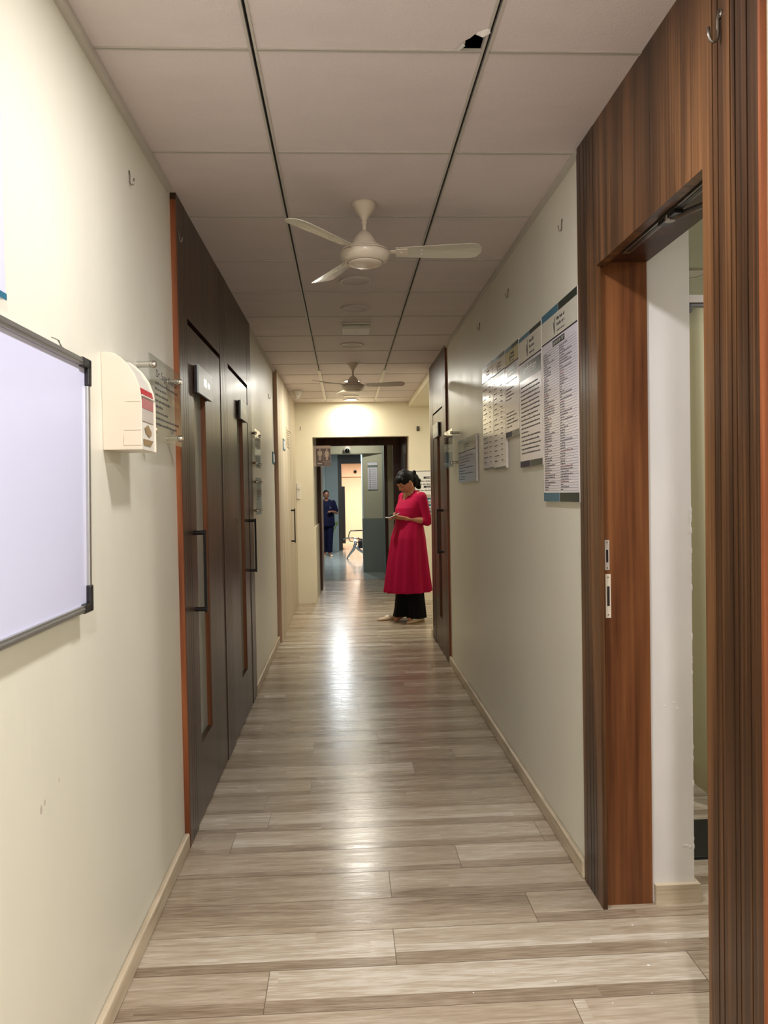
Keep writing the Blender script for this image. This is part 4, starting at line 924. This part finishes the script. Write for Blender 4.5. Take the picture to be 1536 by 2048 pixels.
# ------------------------------------------------------------------ people
def remeshed(mb, name, mats, parent, voxel, smooth=2, sf=0.5):
    me = bpy.data.meshes.new('tmp'); me.from_pydata(mb.v, [], mb.f)
    bm = bmesh.new(); bm.from_mesh(me); bmesh.ops.remove_doubles(bm, verts=bm.verts, dist=1e-5); bmesh.ops.recalc_face_normals(bm, faces=bm.faces); bm.to_mesh(me); bm.free()
    o = bpy.data.objects.new('tmp', me); COL.objects.link(o)
    r = o.modifiers.new('r', 'REMESH'); r.mode = 'VOXEL'; r.voxel_size = voxel
    s = o.modifiers.new('s', 'SMOOTH'); s.iterations = smooth; s.factor = sf
    dg = bpy.context.evaluated_depsgraph_get(); n = bpy.data.meshes.new_from_object(o.evaluated_get(dg))
    bpy.data.objects.remove(o); n.name = name; n.materials.clear()
    n.materials.append(M[mats])
    for p in n.polygons: p.use_smooth = True; p.material_index = 0
    q = bpy.data.objects.new(name, n); COL.objects.link(q); q.parent = parent; return q
def head_geo(mb, C, pitch, yaw, S=1.0):
    """C head centre, face toward +X when unrotated"""
    R = Matrix.Translation(C) @ Matrix.Rotation(yaw, 4, 'Z') @ Matrix.Rotation(pitch, 4, 'Y')
    n, k = 48, 36; vs = []; fs = []
    g = lambda d, c, w: math.exp(-((d-Vector(c)).length_squared)/(w*w))
    for j in range(k+1):
        t = PI*j/k
        for i in range(n):
            a = 2*PI*i/n; d = Vector((math.sin(t)*math.cos(a), math.sin(t)*math.sin(a), math.cos(t)))
            x, y, z = d.x*0.092, d.y*0.073, d.z*0.112
            if d.z < 0: y *= 1-0.34*(-d.z)**1.6; x *= 1-0.10*(-d.z)
            if d.x < 0 and d.z < -0.2: x *= 0.82
            x += 0.022*g(d, (0.97, 0, -0.16), 0.17)+0.010*g(d, (0.98, 0, 0.02), 0.14)   # nose
            x += 0.008*g(d, (0.82, 0, -0.55), 0.20)+0.012*g(d, (0.62, 0, -0.80), 0.22)   # lips, chin
            x -= 0.010*(g(d, (0.88, 0.36, 0.06), 0.20)+g(d, (0.88, -0.36, 0.06), 0.20))     # eye sockets
            x += 0.004*(g(d, (0.85, 0.34, 0.24), 0.18)+g(d, (0.85, -0.34, 0.24), 0.18))     # brow
            vs.append(R @ (Vector((x, y, z))*S))
    for j in range(k):
        for i in range(n): fs.append((j*n+i, (j+1)*n+i, (j+1)*n+(i+1) % n, j*n+(i+1) % n))
    mb.add(vs, fs)
    for s in (1, -1):   # ears
        q = MB().ell((-0.006, 0.075*s, -0.012), (0.017, 0.008, 0.030)).xform(R @ Matrix.Scale(S, 4)); mb.add(q.v, q.f)
    return R @ Matrix.Scale(S, 4)
def hand_geo(mb, wrist, palm_end, up, curl=0.5, side=1, r=1.0):
    """palm from wrist toward palm_end; up = back of the hand; fingers curl away from up; side = thumb side"""
    w, e, up = Vector(wrist), Vector(palm_end), Vector(up).normalized()
    f = (e-w).normalized(); up = (up-f*up.dot(f)).normalized(); sd = f.cross(up)*side
    L = (e-w).length
    for q in (-0.024, -0.008, 0.008, 0.024): mb.cap(w+sd*q*0.6*r, e+sd*q*r, 0.014*r, 0.011*r, 10)
    for i, ln in enumerate((0.060, 0.070, 0.072, 0.066)):
        q = (-0.028+0.0185*i)*r; p = e+sd*q; d = (f+sd*(0.08*(i-1.5))).normalized(); rr_ = (0.0078-0.0006*(3-i)*0.5)*r
        for s_, fr in enumerate((0.45, 0.32, 0.27)):
            ang = curl*(0.5+0.55*s_); dd = (d*math.cos(ang)-up*math.sin(ang)).normalized()
            p2 = p+dd*ln*fr*r; mb.cap(p, p2, rr_, rr_*0.92, 9); p = p2; rr_ *= 0.92
    t0 = w+f*L*0.25+sd*0.022*r; t1 = t0+(f*0.6+sd*0.75-up*0.25).normalized()*0.034*r; t2 = t1+(f*0.95+sd*0.2-up*0.25).normalized()*0.028*r; t3 = t2+(f*1.0-sd*0.1-up*0.2).normalized()*0.022*r
    mb.cap(t0, t1, 0.012*r, 0.0095*r, 9); mb.cap(t1, t2, 0.0095*r, 0.0085*r, 9); mb.cap(t2, t3, 0.0085*r, 0.0075*r, 9)
def loft(mb, rings, n=56, fold=None):
    vs, fs = [], []
    for k, (c, rx, ry, amp, vd) in enumerate(rings):
        for i in range(n):
            a = 2*PI*i/n; rr_ = 1+amp*(fold(a, k) if fold else 0)
            z = c[2]-vd*max(0, math.cos(a))**3
            vs.append((c[0]+rx*rr_*math.cos(a), c[1]+ry*rr_*math.sin(a), z))
    for j in range(len(rings)-1):
        for i in range(n): fs.append((j*n+i, j*n+(i+1) % n, (j+1)*n+(i+1) % n, (j+1)*n+i))
    fs.append(tuple(range(n))[::-1]); fs.append(tuple((len(rings)-1)*n+i for i in range(n)))
    return mb.add(vs, fs)
def shoe_geo(mb, heel, ang, L=0.235, flat=True):
    R = Matrix.Translation(heel) @ Matrix.Rotation(ang, 4, 'Z')
    st = [(0.0, 0.020, 0.050), (0.02, 0.030, 0.056), (0.07, 0.031, 0.050), (0.12, 0.035, 0.040), (0.17, 0.040, 0.033), (0.205, 0.034, 0.026), (0.228, 0.018, 0.018), (0.234, 0.004, 0.012)]
    vs, fs = [], []; n = 16
    for (x, hw, h) in st:
        for i in range(n):
            a = 2*PI*i/n; vs.append(R @ Vector((x*L/0.235, hw*math.cos(a), h/2+h/2*math.sin(a)*(1.0))))
    for j in range(len(st)-1):
        for i in range(n): fs.append((j*n+i, j*n+(i+1) % n, (j+1)*n+(i+1) % n, (j+1)*n+i))
    fs.append(tuple(range(n))[::-1]); fs.append(tuple((len(st)-1)*n+i for i in range(n)))
    mb.add(vs, fs); return R

def woman():
    th = math.radians(180+33)
    t = root('person', (0.685, 8.08, 0), 'woman in a crimson kurta and black trousers looking down at her phone', 'person', None, th)
    V = Vector
    b = MB()
    # torso, neck
    b.cap((0.0, 0, 0.90), (-0.02, 0, 1.12), 0.115, 0.11).cap((-0.02, 0, 1.12), (-0.03, 0, 1.27), 0.11, 0.085)
    b.cap((-0.03, 0.11, 1.31), (-0.03, -0.11, 1.31), 0.052, 0.052).cap((-0.03, 0, 1.31), (-0.005, 0, 1.40), 0.053, 0.047).cap((-0.005, 0, 1.38), (0.015, 0, 1.43), 0.047, 0.046)
    b.cap((0.0, 0, 1.36), (0.050, 0, 1.25), 0.052, 0.048).cap((0.012, 0.035, 1.33), (0.012, -0.035, 1.33), 0.047, 0.047)
    for s in (1, -1): b.ell((0.065, 0.062*s, 1.17), (0.055, 0.055, 0.055))
    HC = V((0.058, 0.0, 1.462)); HR = head_geo(b, HC, math.radians(42), math.radians(-6), 1.02)
    # arms
    Ls, Le, Lw = (-0.03, 0.150, 1.305), (-0.07, 0.185, 1.055), (0.125, 0.085, 1.085)
    Rs, Re, Rw = (-0.03, -0.150, 1.305), (-0.03, -0.215, 1.055), (0.140, -0.085, 1.10)
    for S_, E_, W_ in ((Ls, Le, Lw), (Rs, Re, Rw)):
        b.cap(S_, E_, 0.046, 0.039).cap(E_, V(E_).lerp(V(W_), 0.35), 0.038, 0.036).cap(V(E_).lerp(V(W_), 0.35), W_, 0.036, 0.0235)
    hand_geo(b, Lw, (0.195, 0.040, 1.098), (0.1, 0.5, -0.75), 0.75, -1, 0.95)
    hand_geo(b, Rw, (0.210, -0.035, 1.118), (0.2, -0.5, 0.85), 0.75, 1, 0.95)
    # legs
    for s, fx in ((1, -0.01), (-1, 0.05)):
        b.cap((0, 0.075*s, 0.88), (fx, 0.075*s, 0.47), 0.085, 0.055).cap((fx, 0.075*s, 0.47), (fx-0.01, 0.07*s, 0.10), 0.055, 0.036).cap((fx-0.01, 0.07*s, 0.08), (fx+0.11, 0.075*s+0.01, 0.030), 0.034, 0.026)
    remeshed(b, 'body', 'skin', t, 0.0045, 2)
    # face details
    f = MB(); q = MB().ell((0.0935, 0, -0.062), (0.006, 0.021, 0.0065), 14, 8); f.add(q.v, q.f); f.xform(HR).build('lips', 'lips', t, smooth=True)
    for s in (1, -1):
        MB().tube([(0.0835, 0.018*s, 0.003), (0.0845, 0.028*s, -0.002), (0.079, 0.040*s, 0.000), (0.072, 0.047*s, 0.004)], 0.0016, 6).xform(HR).build('eyelashes', 'hair', t)
        MB().tube([(0.0925, 0.014*s, 0.024), (0.0905, 0.028*s, 0.029), (0.081, 0.044*s, 0.026)], [0.0022, 0.0024, 0.0012], 6).xform(HR).build('eyebrow', 'hair', t)
        MB().ell((-0.002, 0.081*s, -0.046), (0.006, 0.005, 0.006), 12, 8).xform(HR).build('earring', 'pearl', t, smooth=True)
    # hair: cap, nape, gathered bun with loose volume
    h = MB()
    h.ell((-0.018, 0, 0.030), (0.094, 0.080, 0.098), 28, 18).ell((0.030, 0, 0.066), (0.058, 0.062, 0.048), 20, 12)
    for s in (1, -1): h.ell((0.030, 0.058*s, 0.040), (0.036, 0.016, 0.040)).ell((0.000, 0.070*s, 0.022), (0.030, 0.010, 0.026))
    h.ell((-0.080, 0, -0.005), (0.050, 0.060, 0.085)).ell((-0.108, 0.0, -0.035), (0.044, 0.052, 0.060)).ell((-0.095, 0.0, -0.085), (0.040, 0.046, 0.055))
    rnd = random.Random(2)
    for k in range(26):
        y = rnd.uniform(-0.045, 0.045); x = -0.105+rnd.uniform(-0.03, 0.03); z = rnd.uniform(-0.10, 0.03)
        h.ell((x-0.015, y, z), (0.018, 0.014, 0.022), 10, 7)
    h.ell((-0.070, 0, -0.060), (0.052, 0.060, 0.060)).ell((-0.085, 0, -0.130), (0.028, 0.035, 0.040)); h.ell((-0.055, 0.0, 0.085), (0.04, 0.05, 0.035))
    h.xform(HR); remeshed(h, 'hair', 'hair', t, 0.0045, 1)
    # kurta
    d = MB(); fold = lambda a, k: (1-abs(math.sin(a*6.5+0.8*math.sin(2*a)))*2)*0.6+0.4*math.sin(a*13+1)
    rings = [((0.045, 0, 0.315), 0.256, 0.236, 0.085, 0.0), ((0.050, 0, 0.335), 0.252, 0.232, 0.085, 0.0), ((0.050, 0, 0.50), 0.230, 0.215, 0.078, 0.0), ((0.045, 0, 0.70), 0.203, 0.198, 0.066, 0.0), ((0.038, 0, 0.88), 0.180, 0.180, 0.046, 0.0),
             ((0.025, 0, 1.00), 0.150, 0.160, 0.016, 0.0), ((0.018, 0, 1.055), 0.140, 0.150, 0.006, 0.0), ((0.018, 0, 1.12), 0.146, 0.155, 0.0, 0.0), ((0.012, 0, 1.19), 0.142, 0.160, 0.0, 0.0),
             ((-0.008, 0, 1.26), 0.112, 0.166, 0.0, 0.0), ((-0.022, 0, 1.315), 0.083, 0.165, 0.0, 0.0), ((-0.025, 0, 1.350), 0.072, 0.128, 0.0, 0.018), ((-0.022, 0, 1.376), 0.064, 0.072, 0.0, 0.075)]
    loft(d, rings, 96, fold)
    for S_, E_, W_ in ((Ls, Le, Lw), (Rs, Re, Rw)):
        S_, E_, W_ = V(S_), V(E_), V(W_)
        d.cap(S_+V((0.0, 0, -0.005)), S_.lerp(E_, 0.5), 0.060, 0.055).cap(S_.lerp(E_, 0.5), E_+V((-0.004, 0, 0.0)), 0.055, 0.054)
        c = E_.lerp(W_, 0.22); dr = (W_-E_).normalized(); up = dr.orthogonal().normalized(); s2 = dr.cross(up); vs = []
        for p, r_ in ((E_-dr*0.01, 0.050), (c, 0.050)):
            for i in range(20): a = 2*PI*i/20; vs.append(p+(up*math.cos(a)+s2*math.sin(a))*r_)
        d.add(vs, [tuple(range(20))[::-1], tuple(range(20, 40))]+[(i, (i+1) % 20, (i+1) % 20+20, i+20) for i in range(20)])
    ku = remeshed(d, 'kurta', 'dress', t, 0.006, 1, 0.4)
    wv = MB().prism([(0.0, 1.262), (0.062, 1.42), (-0.062, 1.42)], lambda a, b_, x: (x, a, b_), -0.01, 0.25)
    cut = wv.build('cut', 'dress', t); bo = ku.modifiers.new('v', 'BOOLEAN'); bo.operation = 'DIFFERENCE'; bo.object = cut; bo.solver = 'EXACT'
    dg = bpy.context.evaluated_depsgraph_get(); ku.data = bpy.data.meshes.new_from_object(ku.evaluated_get(dg)); ku.modifiers.clear(); bpy.data.objects.remove(cut)
    # placket + waist seam
    MB().tube([(0.150, 0.004, 1.245-k*0.02) if False else (0.118+0.026*min(1, k/3.0)-0.0*k, 0.0, 1.255-0.032*k) for k in range(6)], 0.0022, 6).build('placket', 'maroon', t)
    # trousers
    p = MB(); fo = lambda a, k: math.sin(a*6)*0.6+math.sin(a*11+1)*0.4
    loft(p, [((0.075, -0.060, 0.055), 0.118, 0.088, 0.06, 0), ((0.060, -0.062, 0.14), 0.106, 0.084, 0.06, 0), ((0.050, -0.062, 0.28), 0.098, 0.084, 0.05, 0), ((0.04, -0.06, 0.50), 0.094, 0.084, 0.0, 0)], 48, fo)
    loft(p, [((-0.005, 0.072, 0.040), 0.112, 0.088, 0.06, 0), ((0.0, 0.072, 0.14), 0.104, 0.084, 0.06, 0), ((0.01, 0.070, 0.28), 0.098, 0.084, 0.05, 0), ((0.01, 0.07, 0.50), 0.094, 0.084, 0.0, 0)], 48, fo)
    remeshed(p, 'trousers', 'pants', t, 0.007, 1)
    for hl, an in (((0.065, -0.150, 0.0), math.radians(-22)), ((-0.070, 0.095, 0.0), math.radians(8))):
        m = MB(); R = shoe_geo(m, hl, an, 0.24); sh = m.build('shoe', 'beige', t, smooth=True)
        m = MB(); m.ell((0.105, 0, 0.036), (0.052, 0.024, 0.020)).xform(R); m.build('instep', 'pearl', sh, smooth=True)
        m = MB(); m.box(0.0, 0.22, -0.030, 0.030, 0.0, 0.006).xform(R); m.build('sole', 'slot_brown', sh)
    # jewellery
    w_ = V(Lw); dr = (V(Lw)-V(Le)).normalized(); up = dr.orthogonal().normalized(); s2 = dr.cross(up)
    MB().tube([w_-dr*0.015+(up*math.cos(2*PI*k/20)+s2*math.sin(2*PI*k/20))*0.0262 for k in range(21)], 0.0014, 6).build('bracelet', 'gold', t)
    MB().tube([(-0.022+0.068*math.cos(a), 0.068*math.sin(a), 1.372-0.050*max(0, math.cos(a))**2) for a in [2*PI*k/28 for k in range(29)]], 0.0013, 6).build('necklace', 'gold', t)
    # phone, a thing of its own held in the hands
    Rz = Matrix.Rotation(th, 4, 'Z'); pc = V((0.685, 8.08, 0))+Rz @ V((0.236, -0.002, 1.119))
    ph = root('phone', pc, 'pale mobile phone held in both hands by the woman', 'phone', None, th)
    T = Matrix.Rotation(math.radians(18), 4, 'Y')
    MB().box(-0.070, 0.070, -0.036, 0.036, -0.005, 0.004).xform(T).build('case', 'phone_w', ph, bevel=0.003)
    MB().box(-0.066, 0.066, -0.032, 0.032, 0.004, 0.0048).xform(T).build('screen', 'dark_screen', ph)
woman()

def nurse():
    t = root('person', (-0.415, 17.0, 0), 'person in navy scrubs walking beside the doorway in the tiled hall', 'person', None, math.radians(-90+8))
    V = Vector; b = MB()
    b.cap((0, 0, 0.85), (0, 0, 1.05), 0.11, 0.10).cap((0, 0.10, 1.19), (0, -0.10, 1.19), 0.05, 0.05).cap((0, 0, 1.2), (0.01, 0, 1.29), 0.045, 0.043)
    HR = head_geo(b, V((0.02, 0, 1.345)), 0.08, 0.0, 0.86)
    Ls, Le, Lw = V((0, 0.155, 1.18)), V((-0.02, 0.225, 0.95)), V((0.14, 0.11, 0.985)); Rs, Re, Rw = V((0, -0.155, 1.18)), V((-0.03, -0.21, 0.94)), V((0.06, -0.20, 0.75))
    for S_, E_, W_ in ((Ls, Le, Lw), (Rs, Re, Rw)): b.cap(S_, E_, 0.042, 0.035).cap(E_, W_, 0.035, 0.023)
    hand_geo(b, Lw, (0.20, 0.06, 0.99), (0, 0.3, 1), 0.7, 1, 0.9); hand_geo(b, Rw, (0.09, -0.20, 0.68), (0, -1, 0), 0.4, 1, 0.9)
    for s, fx in ((1, 0.06), (-1, -0.06)): b.cap((0, 0.07*s, 0.82), (fx*0.6, 0.06*s, 0.44), 0.08, 0.05).cap((fx*0.6, 0.06*s, 0.44), (fx, 0.05*s, 0.08), 0.05, 0.034).cap((fx, 0.05*s, 0.06), (fx+0.10, 0.05*s, 0.035), 0.032, 0.026)
    remeshed(b, 'body', 'skin_dark', t, 0.006, 2)
    MB().ell((0.0935, 0, -0.062), (0.006, 0.020, 0.0065), 14, 8).xform(HR).build('lips', 'lips', t)
    for s in (1, -1):
        MB().ell((0.082, 0.030*s, 0.004), (0.004, 0.012, 0.005), 10, 6).xform(HR).build('eye', 'hair', t); MB().tube([(0.0925, 0.014*s, 0.024), (0.0905, 0.028*s, 0.029), (0.081, 0.044*s, 0.026)], 0.002, 6).xform(HR).build('eyebrow', 'hair', t)
    h = MB(); h.ell((-0.020, 0, 0.030), (0.094, 0.080, 0.098), 28, 18).ell((-0.10, 0, 0.02), (0.04, 0.045, 0.045)).xform(HR); remeshed(h, 'hair', 'hair', t, 0.006, 1)
    d = MB(); fo = lambda a, k: math.sin(a*7)*0.6+math.sin(a*12+1)*0.4
    loft(d, [((0, 0, 0.66), 0.150, 0.190, 0.035, 0), ((0, 0, 0.80), 0.145, 0.182, 0.03, 0), ((0, 0, 0.98), 0.128, 0.165, 0.015, 0), ((0, 0, 1.10), 0.128, 0.168, 0, 0), ((0, 0, 1.19), 0.10, 0.165, 0, 0), ((0, 0, 1.235), 0.075, 0.11, 0, 0.015), ((0, 0, 1.252), 0.062, 0.065, 0, 0.06)], 64, fo)
    for S_, E_ in ((Ls, Le), (Rs, Re)): d.cap(S_, S_.lerp(E_, 0.75), 0.056, 0.060)
    remeshed(d, 'tunic', 'scrubs', t, 0.007, 1)
    m = MB(); m.box(0.126, 0.132, 0.05, 0.10, 1.05, 1.066).box(0.126, 0.132, 0.06, 0.075, 1.066, 1.10); m.build('chest_logo', 'ink2', t)
    p = MB()
    for s, fx in ((1, 0.06), (-1, -0.06)): loft(p, [((fx, 0.05*s, 0.09), 0.065, 0.06, 0.05, 0), ((fx*0.6, 0.06*s, 0.40), 0.075, 0.072, 0.04, 0), ((0, 0.07*s, 0.80), 0.10, 0.10, 0, 0)], 32, fo)
    remeshed(p, 'trousers', 'scrubs', t, 0.008, 1)
    for s, fx in ((1, 0.06), (-1, -0.06)): m = MB(); shoe_geo(m, (fx-0.06, 0.05*s, 0.0), 0.1*s, 0.22); m.build('shoe', 'beige', t, smooth=True)
nurse()
